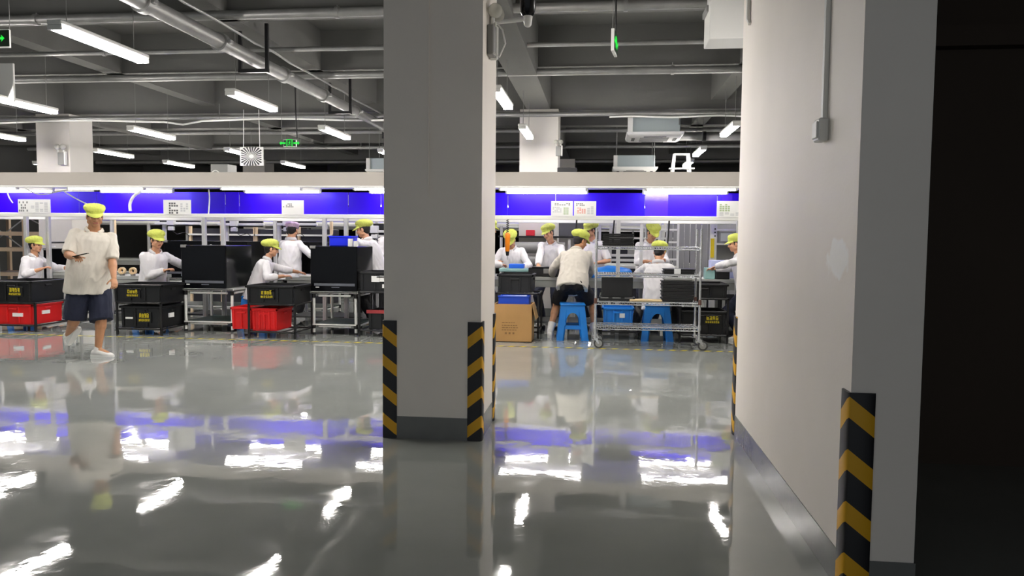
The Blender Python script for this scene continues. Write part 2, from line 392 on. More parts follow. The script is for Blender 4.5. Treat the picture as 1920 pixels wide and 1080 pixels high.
def exit_sign(name, label, loc, rz, arrows, w=.3, h=.15, drop=.7, cord=None):
    t = thing(name, label, 'exit sign', loc, rz)
    MB().box((-w/2, 0, -h/2), (w/2, .03, h/2), WHM, .003).build('frame', WHM, t)
    MB().box((-w/2+.008, -.004, -h/2+.008), (w/2-.008, 0, h/2-.008), SIGNB).build('face', SIGNB, t)
    y = -.006; g = MB(); kids = len(t.children)
    for s, cx in arrows:
        g.prism([(cx+s*.055, y, 0), (cx+s*.02, y, .032), (cx+s*.028, y, .011), (cx-s*.04, y, .011), (cx-s*.04, y, -.011), (cx+s*.028, y, -.011), (cx+s*.02, y, -.032)], (0,.002,0), GREENL)
    g.build('arrow', GREENL, t, 0)
    if len(arrows) == 2:
        g = MB()
        for lo, hi in (((-.045, -.055), (-.033, .055)), ((.033, -.055), (.045, .055)), ((-.033, .045), (.033, .055))):
            g.box((lo[0], y, lo[1]), (hi[0], y+.002, hi[1]), GREENL)
        g.build('door_symbol', GREENL, t, 0)
        g = MB(); q = lambda pts: g.prism([(a, y, b) for a, b in pts], (0,.002,0), GREENL)
        g.cyl((.008, y, .032), (.008, y+.002, .032), .008, GREENL, n=10)
        q([(-.006,.022),(.008,.022),(.006,-.008),(-.008,-.006)]); q([(.006,.02),(.024,.004),(.02,0),(.004,.01)]); q([(-.005,.02),(-.024,.012),(-.022,.006),(-.004,.012)])
        q([(.006,-.006),(.018,-.02),(.012,-.044),(.006,-.042),(.009,-.022),(-.002,-.01)]); q([(-.008,-.006),(-.022,-.036),(-.028,-.034),(-.012,-.002)])
        g.build('running_figure', GREENL, t, 0)
    for o in list(t.children)[kids:]: o.scale = (w/.37, 1, min(1, h/.15))
    for s in (-w*.46, w*.46): MB().cyl((s, .015, h/2), (s, .015, drop), .003, n=6).build('hanging_wire', GREYP, t)
    if cord: MB().tube([(w*.4, .015, h/2), (w*.33, .015, drop*.5), (w*.3, .015, drop)], .009).build('cord', BRACK, t)
    return t
exit_sign('exit_sign', 'green exit sign with two arrows and a running figure hanging over the canopy', (-4.55, 11.12, 2.715), 0, [(-1, -.1), (1, .1)], w=.27, h=.125, drop=1.0, cord=1)
exit_sign('exit_sign', 'green arrow sign cut by the upper left frame edge', (-5.79, 7.0, 3.215), 0, [(1, .06)], w=.34, h=.17, drop=.48)
exit_sign('exit_sign', 'green exit sign seen edge-on hanging from a black cord right of the pillar', (.105, 7.5, 3.185), 83, [(-1, -.09), (1, .09)], w=.32, h=.2, drop=.5, cord=1)
t = thing('blank_sign', 'blank white panel hanging at the left frame edge', 'panel', (-7.5, 9.0, 3.21))
MB().box((-.32, 0, -.235), (.3, .03, .235), WHP, .004).build('board', WHP, t); MB().cyl((.06, .015, .235), (.06, .015, .5), .004, n=6).build('hanging_wire', GREYP, t)
t = thing('duct_box', 'white sheet metal box under the ceiling behind the passage wall', 'duct', (1.45, 7.6, 3.23))
MB().box((-.48, 0, 0), (.6, .4, .46), WHM, .006).build('casing', WHM, t); MB().box((-.5, .1, .28), (-.48, .4, .34), GREYP, .004).build('latch', GREYP, t)

# things fixed to the near walls
t = thing('socket_box', 'small white surface socket box on the passage wall below a conduit', 'socket', (.945, 3.505, 1.83))
MB().box((-.042, -.045, -.048), (0, .045, .048), WHP, .006).build('box', WHP, t); MB().box((-.05, -.035, -.035), (-.042, .035, .035), WHP, .003).build('face_plate', WHP, t)
tag(B('wall_conduit', (.925, 3.49, 1.878), (.945, 3.525, 3.55), WHP, None, .003), 'white square conduit running down the passage wall to the socket box', 'conduit')
tag(MB().tube([(.93, 5.36, 3.5), (.93, 5.36, 2.8), (.94, 5.34, 2.765)], .014, WHP).build('wall_conduit', WHP), 'short white conduit end at the far top edge of the passage wall', 'conduit')
tag(MB().tube([(-1.14, 5.11, 3.5), (-1.14, 5.11, 1.62)], .004, WALL).build('wall_conduit', WALL), 'thin painted conduit line on the front of the central pillar', 'conduit')
def emergency_light(loc, label, rz, s=1):
    t = thing('emergency_light', label, 'emergency light', loc, rz)
    MB().box((-.06*s, -.045*s, -.12*s), (.06*s, 0, .08*s), GREYP, .006).build('case', GREYP, t)
    MB().box((.06*s, -.06*s, -.13*s), (.085*s, 0, .1*s), WHP, .01).build('side_cover', WHP, t)
    for q in (-1, 1):
        m = MB(); m.capsule((q*.05*s, -.04*s, .1*s), (q*.05*s, -.04*s, .13*s), .012*s, .012*s, WHP)
        m.ball((q*.05*s, -.055*s, .17*s), (.05*s, .05*s, .05*s), CLEAR); o = m.build('lamp_head', CLEAR, t)
    return t
emergency_light((-.785, 5.36, 2.71), 'twin-headed emergency light on the right side of the central pillar', 90)
tag(MB().tube([(-.72, 5.3, 2.8), (-.68, 5.3, 2.75), (-.66, 5.3, 2.66), (-.7, 5.3, 2.57), (-.74, 5.3, 2.6)], .006, WHP).build('cable', WHP), 'looped white cable hanging below the emergency light on the pillar', 'cable')
emergency_light((-9.86, 13.49, 2.76), 'small emergency light with shiny lamps on the left white column', 0, 1.1)
emergency_light((-.75, 13.49, 2.86), 'emergency light on the right edge of the white column behind the pillar', 0, .8)
t = thing('security_camera', 'black dome security camera on a white arm beside the central pillar', 'camera', (-.785, 5.45, 2.86))
m = MB(); m.box((0, -.03, -.05), (.03, .03, .05), None, .008); m.cyl((.02,0,-.02), (.27,0,0), .016); m.capsule((.26,0,-.03), (.26,0,.03), .028, .034); m.build('bracket', WHP, t)
m = MB(); m.capsule((.26,0,.06), (.26,0,.2), .055, .062, n=20); m.build('dome', BLKG, t)

def guard(corner, fx, fy, label, h=.8):
    """rubber angle with its corner at `corner`; fx, fy = signs of the two flanges"""
    t = MB(); a, th, b = .088, .012, .02
    out = [(a, 0), (a, -th*.6), (a-.01, -th)] + [(b-.03*math.sin(k*math.pi/8)*.5, -th+ (th+.0)*(1-math.cos(k*math.pi/8))*.5) for k in range(0, 1)]
    prof = [(a,.001), (a,-th*.5), (a-.012,-th), (.006,-th), (-.006,-th*.6), (-th*.6,-.006), (-th,.006), (-th,a-.012), (-th*.5,a), (.001,a), (.001,.001)]
    t.prism([(x, y, 0) for x, y in prof], (0,0,h), GUARD)
    o = t.build('corner_guard', GUARD); o.location = corner; o.scale = (fx, fy, 1)
    return tag(o, label, 'corner guard', 'striped corner guards')
guard((-1.445, 5.12, 0), 1, 1, 'yellow and black striped corner guard on the left front edge of the central pillar')
guard((-.785, 5.12, 0), -1, 1, 'yellow and black striped corner guard on the right front edge of the central pillar')
guard((-.785, 5.78, 0), -1, -1, 'thin dark corner guard on the rear right edge of the central pillar')
guard((.945, 5.62, 0), 1, -1, 'narrow striped corner guard at the far end of the white passage wall', .83)
guard((.945, 3.05, 0), 1, 1, 'large striped corner guard on the near end of the white passage wall', .79)

# hazard tape on the floor
t = thing('floor_tape', 'worn yellow and black hazard tape across the floor in front of the workstations', 'floor tape', (0, 9.72, 0))
B('tape', (-11, -.028, .0005), (2.6, .028, .0015), TAPEK, t)
m = MB()
for i in range(95):
    x = -10.95+i*.142; m.prism([(x, -.028, .0016), (x+.07, -.028, .0016), (x+.11, .028, .0016), (x+.04, .028, .0016)], (0,0,.0003), YEL)
m.build('stripe_pattern', mat('worn_yellow', (170,170,120), .4), t, 0)
# ------------------------------------------------------------------ light canopies over the lines
def canopy(y, label, x0, x1, full=True):
    t = thing('workstation_canopy', label, 'canopy', (0, y, 0))
    B('fascia', (x0, 0, 2.09), (x1, .04, 2.285), mat('cream_fascia', (178,172,163), .5), t, .004)
    B('top_panel', (x0, .04, 2.24), (x1, 1.35, 2.285), WHM, t)
    B('lower_lip', (x0, -.01, 2.06), (x1, .06, 2.09), WHM, t, .004)
    B('light_rail', (x0, .04, 2.12), (x1, 1.3, 2.14), WHM, t)
    seams = [x0, -8.72, -8.4, -6.14, -5.9, -4.06, -3.52, -3.2, -1.47, -.72, .66, 1.75, x1] if full else [x0, -5, -1, x1]
    for a, b in zip(seams, seams[1:]): B('blue_panel', (a+.006, 1.3, 1.66), (b-.006, 1.315, 2.07), PANEL, t)
    B('rail', (x0, .23, 1.625), (x1, .29, 1.685), WHM, t, .006)
    B('rail', (x0, 1.25, 1.6), (x1, 1.33, 1.66), WHM, t, .006)
    posts = [-10.6, -8.87, -8.5, -5.96, -5.66, -4.08, -3.75, -1.6, .24, 1.9, 2.6] if full else [-10.5, -8.4, -6.2, -5.0, -3.6, -2.2, -1.5, .3, 1.0, 1.7]
    for x in posts:
        m = MB(); m.box((x-.028, .23, 0), (x+.028, .29, 1.63), None, .004); m.box((x-.006, .226, 0), (x+.006, .23, 1.63)); m.build('post', ALU, t)
    for x in posts[::2]: B('post', (x+.35, 1.26, 0), (x+.4, 1.31, 1.62), ALU, t, .004)
    return t
canopy(11.0, 'long white light canopy with a blue back panel over the front line of workstations', -13, 3.4)
canopy(17.0, 'second white and blue light canopy further back behind the front line', -13, 5, False)
canopy(25.0, 'third faint light canopy far back in the dark', -10, 6, False)
def desk_light(x, y, z, label, L=1.26):
    t = thing('canopy_tube_light', label, 'tube light', (x, y, z), 0, 'tube lights under the canopies')
    B('housing', (0, -.03, .0), (L, .03, .045), WHM, t, .005)
    MB().cyl((.03, 0, -.018), (L-.03, 0, -.018), .019, n=12).build('tube', DTUBE, t)
    for a in (0, L-.03): B('end_cap', (a, -.025, -.04), (a+.03, .025, .0), WHM, t, .004)
    return t
spots = [(-10.2,'beyond the left frame edge'),(-8.12,'above the walking man'),(-5.66,'above the papers left of the pillar'),(-3.62,'beside the left edge of the central pillar'),(-1.47,'just right of the central pillar'),(.6,'ending at the white passage wall')]
dl = None
for x, s in spots:
    for yy, q in ((11.2, 'front'), (12.0, 'rear')):
        lab = f'{q} tube light under the front canopy {s}'
        if dl is None: dl = desk_light(x, yy, 2.075, lab)
        else: dup(dl, (x, yy, 2.075), label=lab)
for x, s in ((-8.3,'by the steel rack'),(-5.5,'behind the pink-capped workers'),(-2.6,'behind the central pillar'),(.4,'above the wire trolley'),(2.2,'hidden by the passage wall')):
    dup(dl, (x, 17.3, 2.075), label=f'dim tube light under the second canopy {s}')
for x, s in ((-1.2,'left of the wire trolley'),(.6,'seen over the wire trolley')): dup(dl, (x, 25.3, 2.075), label=f'tiny tube light under the third canopy {s}')

def sheet(x0, x1, z0, z1, y, label, marks, name='instruction_sheet'):
    t = thing(name, label, 'paper', ((x0+x1)/2, y, z0), 0, 'papers hung on the canopy rail')
    w = x1-x0; h = z1-z0
    MB().box((-w/2, 0, 0), (w/2, .004, h), PAPER).build('sheet', PAPER, t)
    for mtl in set(q[4] for q in marks):
        m = MB()
        for a, b, c, d, k in marks:
            if k is mtl: m.box((-w/2+a*w, -.0015, b*h), (-w/2+c*w, 0, d*h), k)
        m.build('print', mtl, t, 0)
    return t
def blocks(x0, x1, y0, y1, nx, ny, k, seed):
    R = random.Random(seed); o = []
    for i in range(nx):
        for j in range(ny):
            if R.random() < .72: o.append((x0+(x1-x0)*i/nx, y0+(y1-y0)*j/ny, x0+(x1-x0)*(i+.75)/nx, y0+(y1-y0)*(j+.72)/ny, k))
    return o
YR = 11.215
sheet(-8.96, -8.42, 1.68, 1.89, YR, 'wide white notice with grey print above the seated worker on the far left', blocks(.03,.32,.1,.9,5,4,PRINT,1)+blocks(.4,.95,.1,.8,4,6,mat('pale_print',(205,206,208),.8),2))
sheet(-6.58, -6.14, 1.67, 1.89, YR, 'white notice with dark block print right of the walking man', blocks(.2,.55,.05,.85,4,5,mat('dark_print',(96,98,100),.8),3)+blocks(.62,.92,.2,.8,3,4,mat('pale_print',(205,206,208),.8),4))
sheet(-4.72, -4.38, 1.68, 1.89, YR, 'white notice with a small line of print above the pink-capped worker', blocks(.06,.55,.5,.8,7,3,PRINT,5))
sheet(-.72, -.41, 1.675, 1.89, YR, 'white instruction sheet above the bending worker, the left of the pair', blocks(.06,.9,.72,.9,8,2,PRINT,6)+blocks(.58,.82,.12,.62,3,4,PRINTG,7)+blocks(.08,.5,.25,.65,5,4,mat('pale_print',(205,206,208),.8),8))
sheet(-.395, -.08, 1.675, 1.89, YR, 'white instruction sheet with a pink block, the right of the pair', blocks(.15,.55,.2,.6,4,5,PRINTR,9)+blocks(.6,.92,.15,.8,2,6,mat('pale_print',(205,206,208),.8),10)+blocks(.1,.5,.7,.9,5,2,PRINT,11))
sheet(1.59, 1.98, 1.68, 1.9, YR, 'white instruction sheet at the edge of the white passage wall', blocks(.1,.48,.35,.85,4,4,PRINTG,12)+blocks(.1,.85,.08,.3,4,3,mat('pale_print',(205,206,208),.8),13))
for xx, zz, lab in ((.66, .35, 'violet acrylic sheet hung on the blue panel above the wire trolley'), (1.82, .15, 'violet acrylic sheet on the blue panel beside the passage wall')):
    tag(B('acrylic_sheet', (xx, 12.285, 1.67), (xx+zz, 12.295, 2.06), ACRYL), lab, 'acrylic sheet')
# white hoses hanging in front of the blue panel on the left
for pts, lab in (([(-7.35,11.9,2.06),(-7.48,11.9,1.98),(-7.55,11.9,1.86),(-7.55,11.9,1.74)], 'white hose curving down the blue panel right of the walking man'),
                 ([(-8.7,11.9,2.06),(-8.55,11.9,1.97),(-8.3,11.9,1.85),(-8.0,11.9,1.72)], 'thin white hose sloping down the blue panel behind the walking man'),
                 ([(-9.7,11.9,2.06),(-9.66,11.9,1.95),(-9.6,11.9,1.86)], 'short white hose end on the blue panel at the left frame edge'),
                 ([(-8.9,11.3,2.06),(-8.65,11.3,1.97),(-8.3,11.3,2.02),(-8.1,11.3,2.06)], 'loop of white wire under the canopy above the far left notice'),
                 ([(-5.9,11.3,2.05),(-5.89,11.3,1.9),(-5.91,11.3,1.68)], 'white wire hanging down the blue panel left of the aluminium posts')):
    P = [Vector(p) for p in pts]; Q = []
    for i in range(len(P)-1):
        p0, p1, p2, p3 = P[max(i-1,0)], P[i], P[i+1], P[min(i+2,len(P)-1)]
        for k in range(6):
            u = k/6; Q.append(.5*((2*p1)+(p2-p0)*u+(2*p0-5*p1+4*p2-p3)*u*u+(3*p1-p0-3*p2+p3)*u**3))
    Q.append(P[-1]); tag(MB().tube(Q, .024 if 'curving' in lab else .01, WHP).build('hose', WHP), lab, 'hose')
# ------------------------------------------------------------------ work stands, crates, tables
def glyphs(m, x, z, w, h, n, y, k, seed, nrm=None):
    """a row of n blocky characters, lower left corner x, z"""
    R = random.Random(seed); cw = w/n
    for i in range(n):
        a = x+i*cw; b = a+cw*.82; t = h*.13
        rows = R.sample([0, .22, .43, .65, .87], 4); cols = R.sample([.08, .45, .8], 2)
        for q in rows: m.box((a+R.uniform(0,.15)*cw, y-.0012, z+q*h), (b-R.uniform(0,.15)*cw, y, z+q*h+t), k)
        for q in cols: m.box((a+q*cw*.82, y-.0012, z), (a+q*cw*.82+t, y, z+h*R.uniform(.7,1)), k)
def stand(x, y, label, w=.66, d=.64, z1=.435, z2=.1):
    t = thing('steel_stand', label, 'stand', (x, y, 0), 0, 'black steel crate stands'); r = .014
    for sx in (r, w-r):
        for sy in (r, d-r):
            B('leg', (sx-r, sy-r, 0), (sx+r, sy+r, z1), BRACK, t, .003)
    for z, nm in ((z1-.025, 'top_frame'), (z2-.025, 'lower_frame')):
        m = MB()
        for sy in (r, d-r): m.cyl((0, sy, z+.0125), (w, sy, z+.0125), .0125)
        for sx in (r, w*.36, w*.68, w-r): m.cyl((sx, 0, z+.0125), (sx, d, z+.0125), .012)
        m.build(nm, BRACK, t)
    return t
def crate(x, y, z, w, d, h, mt, label, group, text=None, sticker=(), lip=.02, ribs=3):
    """open plastic tote with rim, ribs and grips; text = (x, z, w, h)"""
    t = thing('plastic_crate', label, 'crate', (x+w/2, y+d/2, z), 0, group); hw, hd = w/2, d/2; ta = .025; th = .012
    m = MB()
    def ring(q, zz, k): return [(-hw+q, -hd+q, zz), (hw-q, -hd+q, zz), (hw-q, hd-q, zz), (-hw+q, hd-q, zz)]
    def shell(levels):
        R = [[m.bm.verts.new(p) for p in ring(q, zz, 0)] for q, zz in levels]
        for a, b in zip(R, R[1:]):
            for i in range(4): m.bm.faces.new((a[i], a[(i+1)%4], b[(i+1)%4], b[i]))
        m.bm.faces.new(R[0][::-1]); m.bm.faces.new(R[-1])
    shell([(ta, 0), (lip, h-.012), (lip, h), (lip+th, h), (ta+th, .012)])
    m.mi(mt); m.build('body', mt, t, 0)
    B('rim', (-hw, -hd, h-.035), (hw, -hd+.03, h-.004), mt, t, .006)
    m = MB(); m.mi(mt)
    for s in (-1, 1): m.box((s*hw-.03 if s > 0 else -hw, -hd, h-.035), (hw if s > 0 else -hw+.03, hd, h-.004), mt, .006)
    m.box((-hw, hd-.03, h-.035), (hw, hd, h-.004), mt, .006); m.build('rim', mt, t)
    for i in range(ribs+1):
        xx = -hw+.05+(w-.1)*i/ribs
        B('rib', (xx-.012, -hd+.006, .02), (xx+.012, -hd+.03, h-.04), mt, t, .003)
    B('grip', (-.06, -hd+.004, h-.085), (.06, -hd+.028, h-.06), mt, t, .004)
    B('grip', (hw-.028, -.06, h-.085), (hw-.004, .06, h-.06), mt, t, .004)
    if text:
        m = MB(); glyphs(m, text[0], text[1]+text[3]*.45, text[2], text[3]*.55, 4, -hd+.003, text[4] if len(text) > 4 else YEL, int(x*100)); glyphs(m, text[0]-.01, text[1], text[2]+.02, text[3]*.3, 7, -hd+.003, text[4] if len(text) > 4 else YEL, int(x*77))
        m.build('lettering', YEL, t, 0)
        B('text_plate', (text[0]-.03, -hd+.004, text[1]-.02), (text[0]+text[2]+.03, -hd+.03, text[1]+text[3]+.015), mt, t, .003)
    for side, a, b, c, e in sticker:
        if side == 'f': B('sticker', (a, -hd+.004, b), (c, -hd+.02, e), PAPER, t)
        else: B('sticker', (hw-.02, a, b), (hw-.0035, c, e), PAPER, t)
    return t
GB, GR = 'black plastic crates on the steel stands', 'red plastic crates under the stands'
# far left stand
stand(-8.42, 9.98, 'black steel stand at the left frame edge holding a black and a red crate', d=.7, z1=.41)
crate(-8.43, 9.96, .41, .64, .7, .3, BLK, 'black crate with yellow lettering at the left frame edge', GB, (-.02, .1, .16, .1), [('f', -.28, .06, -.2, .1)])
crate(-8.43, 9.99, .1, .62, .64, .285, RED, 'red crate with white labels under the far left stand', GR, None, [('f', .0, .11, .15, .16), ('r', -.12, .13, .03, .18)])
# second stand
stand(-6.52, 9.89, 'black steel stand to the right of the walking man', z1=.45)
crate(-6.56, 9.88, .45, .72, .62, .245, BLK, 'black crate with yellow lettering on the stand right of the walking man', GB, (-.14, .08, .15, .09))
crate(-6.49, 9.92, .1, .62, .62, .3, BLK, 'black crate with yellow lettering on the lower level right of the walking man', GB, (-.02, .09, .14, .11), [('r', -.12, .13, .0, .19), ('f', -.22, .12, -.12, .145)])
# third stand
stand(-4.64, 9.87, 'black steel stand left of the second glossy cabinet', z1=.465)
crate(-4.67, 9.86, .465, .69, .64, .245, BLK, 'black crate with yellow lettering in front of the leaning worker by the second cabinet', GB, (-.12, .08, .15, .1))
crate(-4.62, 9.9, .1, .38, .55, .3, RED, 'larger red crate on the lower level of the third stand', GR, None, (), .015, 4)
crate(-4.96, 10.02, .1, .31, .5, .3, RED, 'small red crate sticking out left of the third stand', GR, None, (), .015, 2)
# fourth stand, half hidden by the pillar
stand(-3.27, 10.3, 'black steel stand half hidden by the left edge of the central pillar', z1=.62, d=.6)
crate(-3.26, 10.29, .62, .62, .58, .27, BLK, 'black crate with torn white stickers beside the central pillar', GB, None, [('f', -.13, .13, -.02, .21), ('f', -.015, .135, .08, .215), ('f', .02, .05, .09, .1)])
crate(-3.16, 10.33, .1, .55, .52, .26, BLK, 'black crate with a red rim low beside the central pillar', GB)
B('rim', (-.275, -.262, .22), (.275, -.24, .265), mat('dull_red', (150,50,52), .5), D.objects['plastic_crate.008'])
# right bay stands
stand(-1.42, 10.52, 'black steel stand behind the cardboard carton', w=.6, z1=.62, d=.6)
crate(-1.4, 10.5, .625, .5, .56, .25, BLK, 'plain black crate on the stand behind the cardboard carton', GB)
stand(1.03, 10.43, 'black steel stand between the wire trolley and the passage wall', w=.64, z1=.6, z2=.12)
crate(1.02, 10.42, .6, .64, .6, .19, BLK, 'shallow black crate on the stand right of the wire trolley', GB)
crate(1.03, 10.45, .12, .63, .56, .31, BLK, 'black crate with yellow lettering low behind the right trolley wheel', GB, (.04, .15, .16, .09))
stand(.0, 10.62, 'low black steel stand holding the blue crate behind the wire trolley', w=.56, d=.5, z1=.2, z2=.12)
crate(.02, 10.6, .2, .44, .48, .24, BLUEP, 'bright blue crate with a pale sticker behind the wire trolley', 'blue crates', None, [('f', .02, .1, .09, .16)])

def table(x, y, label, w=.68, d=.8, h=.6):
    t = thing('tube_table', label, 'table', (x, y, 0), 0, 'silver tube tables under the glossy cabinets'); r = .02
    for sx in (.03, w-.03):
        for sy in (.03, d-.03):
            l = MB().cyl((sx, sy, .03), (sx, sy, h-.03), r, n=14).build('leg', WHM, t)
            MB().cyl((sx, sy, 0), (sx, sy, .03), .022, n=12).build('foot', RUBBER, l)
            for z in (.115, h-.06): MB().cyl((sx, sy, z-.03), (sx, sy, z+.03), .027, n=14).build('joint', BRACK, l)
    B('tabletop', (-.01, -.01, h-.025), (w+.01, d+.01, h), BENCH, t, .004)
    B('lower_shelf', (.02, .0, .13), (w-.02, d, .15), GREENM, t, .003)
    for z in (.115, h-.06):
        for sy in (.03, d-.03): MB().cyl((.1, sy, z), (w-.1, sy, z), .016, WHM).build('rail', WHM, t)
        for sx in (.03, w-.03): MB().cyl((sx, .1, z), (sx, d-.1, z), .016, WHM).build('rail', WHM, t)
    for sy in (-.01, d): B('edge_strip', (-.01, sy, h-.024), (w+.01, sy+.01, h-.002), WHM, t); B('edge_strip', (.02, sy+.005, .132), (w-.02, sy+.012, .152), WHM, t)
    return t
def cabinet(x, y, z, w, d, h, label, marks=True):
    t = thing('test_cabinet', label, 'cabinet', (x, y, z), 0, 'glossy black test cabinets')
    B('body', (0, .02, 0), (w, d, h), BLKS, t, .008)
    B('front_panel', (.0, 0, 0), (w, .02, h), BLKG, t, .004)
    B('trim_strip', (.05, -.004, .075), (w-.03, 0, .11), SILV, t, .001)
    if marks:
        B('indicator', (.07, -.003, .05), (.12, 0, .062), WHP, t); B('indicator', (w*.45, -.003, .05), (w*.62, 0, .06), SILV, t)
    B('corner_clip', (-.01, -.004, h-.03), (.07, .03, h+.008), GREYP, t, .003)
    return t
table(-5.87, 10.45, 'silver tube table under the glossy cabinet left of centre', w=.75, h=.61)
cabinet(-5.89, 10.47, .612, .655, .83, .605, 'large glossy black cabinet with silver strip, the wider one left of centre')
table(-3.98, 10.43, 'silver tube table under the glossy cabinet beside the central pillar', w=.66)
cabinet(-3.99, 10.45, .602, .66, .75, .62, 'glossy black cabinet with silver strip beside the central pillar')
for x, y, w, lab in ((-7.5, 12.75, 1.5, 'dark cabinet behind the walking man and the first seated worker'), (-5.65, 12.75, 1.05, 'dark cabinet behind the leaning worker, before the pink-capped pair'), (-9.1, 11.9, .5, 'dark cabinet edge beside the far left seated worker')):
    t = table(x, y, 'silver tube table under the '+lab, w=w, h=.62)
    cabinet(x, y+.02, .622, w, .7, .64 if y > 12 else .5, lab, False)
def gantry(x, y, z, s, label):
    t = thing('camera_gantry', label, 'gantry', (x, y, z), 0, 'camera gantries over the dark cabinets')
    B('cross_bar', (-.42, 0, 0), (.42, .05, .045), WHM, t, .006)
    B('carriage', (-.08+s*.1, -.03, -.01), (.05+s*.1, .06, .12), WHP, t, .008); B('carriage_base', (-.07+s*.1, -.02, -.1), (.04+s*.1, .04, -.03), WHP, t, .008)
    B('stand_post', (s*.28-.03, .05, -.28), (s*.28+.03, .1, .02), WHM, t, .006)
    B('monitor', (-.4, .12, -.02), (.35, .17, .16), BLK, t, .01); B('indicator', (s*.2-.02, .1, .11), (s*.2+.03, .12, .15), WHP, t, .004)
    m = MB().tube([(s*.1, .0, -.1), (s*.1+.1, 0, -.17), (s*.1+.22, .02, -.13), (s*.1+.3, .05, -.2)], .006); m.build('wire', BRACK, t)
    return t
G0 = gantry(-7.35, 12.95, 1.54, -1, 'white camera gantry just right of the walking man\'s head')
dup(G0, (-6.2, 12.95, 1.53), label='white camera gantry left of the twin aluminium posts')
dup(G0, (-5.25, 12.95, 1.54), label='white camera gantry right of the twin aluminium posts')
dup(G0, (-3.75, 13.1, 1.43), label='white camera gantry left of the blue bin on the cabinet')

t = thing('equipment_tower', 'low dark equipment cabinet under the gantry left of the blue bin', 'machine', (-4.2, 12.98, 0))
B('cabinet', (0, 0, 0), (.75, .5, 1.15), BLK, t, .01); B('door_line', (.37, -.004, .1), (.38, 0, 1.05), BRACK, t)
# benches of the front line
def bench(x0, x1, y0, y1, z, label, legs):
    t = thing('work_bench', label, 'bench', (x0, y0, 0)); w = x1-x0; d = y1-y0
    B('worktop', (0, 0, z-.05), (w, d, z), BENCH, t, .004); B('apron', (.02, .01, z-.15), (w-.02, .04, z-.05), mat('bench_apron', (150,152,146), .4), t, .003)
    B('lower_shelf', (.03, .05, .12), (w-.03, d-.05, .145), mat('bench_shelf', (90,92,92), .5), t)
    for i in range(legs):
        for yy in (.03, d-.07): B('leg', (.02+(w-.08)*i/(legs-1), yy, 0), (.06+(w-.08)*i/(legs-1), yy+.04, z-.05), ALU, t, .003)
    return t
bench(-1.65, 2.9, 11.35, 12.15, .8, 'long grey work bench behind the wire trolley', 5)
bench(-8.6, -7.7, 11.35, 12.1, .76, 'grey work bench in front of the far left seated worker', 2)
bench(-6.42, -5.35, 11.4, 12.2, .78, 'grey work bench in front of the seated worker holding a red part', 2)
bench(-4.75, -3.5, 11.4, 12.2, .74, 'grey work bench where the leaning worker rests an arm', 2)
def bx(name, lo, hi, m, label, cat, group=None, bev=.006): return tag(B(name, lo, hi, m, None, bev), label, cat, group)
t = thing('parts_bin', 'open red parts bin with a white handle in front of the seated worker', 'bin', (-6.1, 11.62, .78))
B('body', (-.13, -.06, 0), (.13, .1, .11), RED, t, .01); MB().tube([(-.1+.12*(1-math.cos(math.pi*i/8)), .02, .11+.05*math.sin(math.pi*i/8)) for i in range(9)], .01).build('handle', WHP, t)
bench(-7.6, -6.98, 11.35, 12.1, .72, 'short grey bench with pale tape rolls behind the walking man', 2)
for i, x in enumerate((-7.42, -7.24)):
    t = thing('tape_roll', ('pale tape roll next to the hand of the walking man', 'pale tape roll just left of the first seated worker')[i], 'tape roll', (x, 11.45, .797), 0, 'pale tape rolls')
    MB().loft([((0, -.025, 0), (.055,0,0), (0,0,.055)), ((0,.025,0), (.055,0,0), (0,0,.055)), ((0,.025,0), (.03,0,0), (0,0,.03)), ((0,-.025,0), (.03,0,0), (0,0,.03))], None, 20, closed=True).build('roll', mat('pale_tape', (236,206,160), .5), t)
    B('core', (-.03, -.02, -.076), (.03, .02, -.05), GREYP, t)
t = bx('clamp_light', (-6.35, 11.6, .78), (-6.28, 11.7, .79), WHP, 'white base of a desk clamp by the seated worker', 'clamp')
tag(MB().tube([(-6.3+.03*i+.1*math.sin(i*.8)*.3, 11.55, 1.12+.035*math.sin(i*.9)+.006*i) for i in range(14)], .012, WHP).build('cable', WHP), 'white cable loop above the arm of the worker holding the red part', 'cable')
bx('paper_stack', (-8.62, 11.42, .765), (-8.22, 11.7, .785), PAPER, 'loose white papers on the bench of the far left worker', 'paper')
t = thing('desk_scope', 'black scope with a yellow ring on the bench of the far left worker', 'microscope', (-8.2, 11.72, .765))
MB().cyl((0,0,0), (0,0,.03), .08).capsule((0,.05,.02), (0,.05,.3), .02).capsule((-.06,0,.16), (.06,.02,.19), .035).build('body', BLK, t); MB().cyl((0,0,.2), (.0,-.02,.29), .035, rb=.05).build('ring', YELP, t)
t = thing('bent_steel_arm', 'dark bent steel frame on the bench between the far left worker and the walking man', 'frame', (-8.28, 11.4, .765))
MB().tube([(-.3,0,.46), (.12,0,.47), (.14,0,.45), (.14,0,0)], .014).build('bar', BRACK, t); B('clip', (.06,-.02,.46), (.16,.03,.5), WHP, t, .004); MB().tube([(-.3,0,.46), (-.33,0,.42), (-.28,0,.39), (-.22,0,.4)], .01).build('hook', WHP, t)
bx('board', (-4.55, 11.42, .745), (-4.05, 11.55, .775), PAPER, 'white folded board on the bench right of the leaning worker', 'board')
tag(MB().ball((-4.2, 11.6, .8), (.12, .1, .055), WHP).build('cloth', WHP), 'crumpled white cloth on the bench right of the leaning worker', 'cloth')
t = thing('headset', 'black headset lying on the bench right of the leaning worker', 'headset', (-4.12, 11.75, .745))
MB().tube([(-.1+.2*i/10, 0, .06+.08*math.sin(math.pi*i/10)) for i in range(11)], .012).build('band', BLK, t)
for s in (-.1, .12): MB().ball((s, 0, .05), (.035, .05, .05)).build('ear_cup', BLK, t)
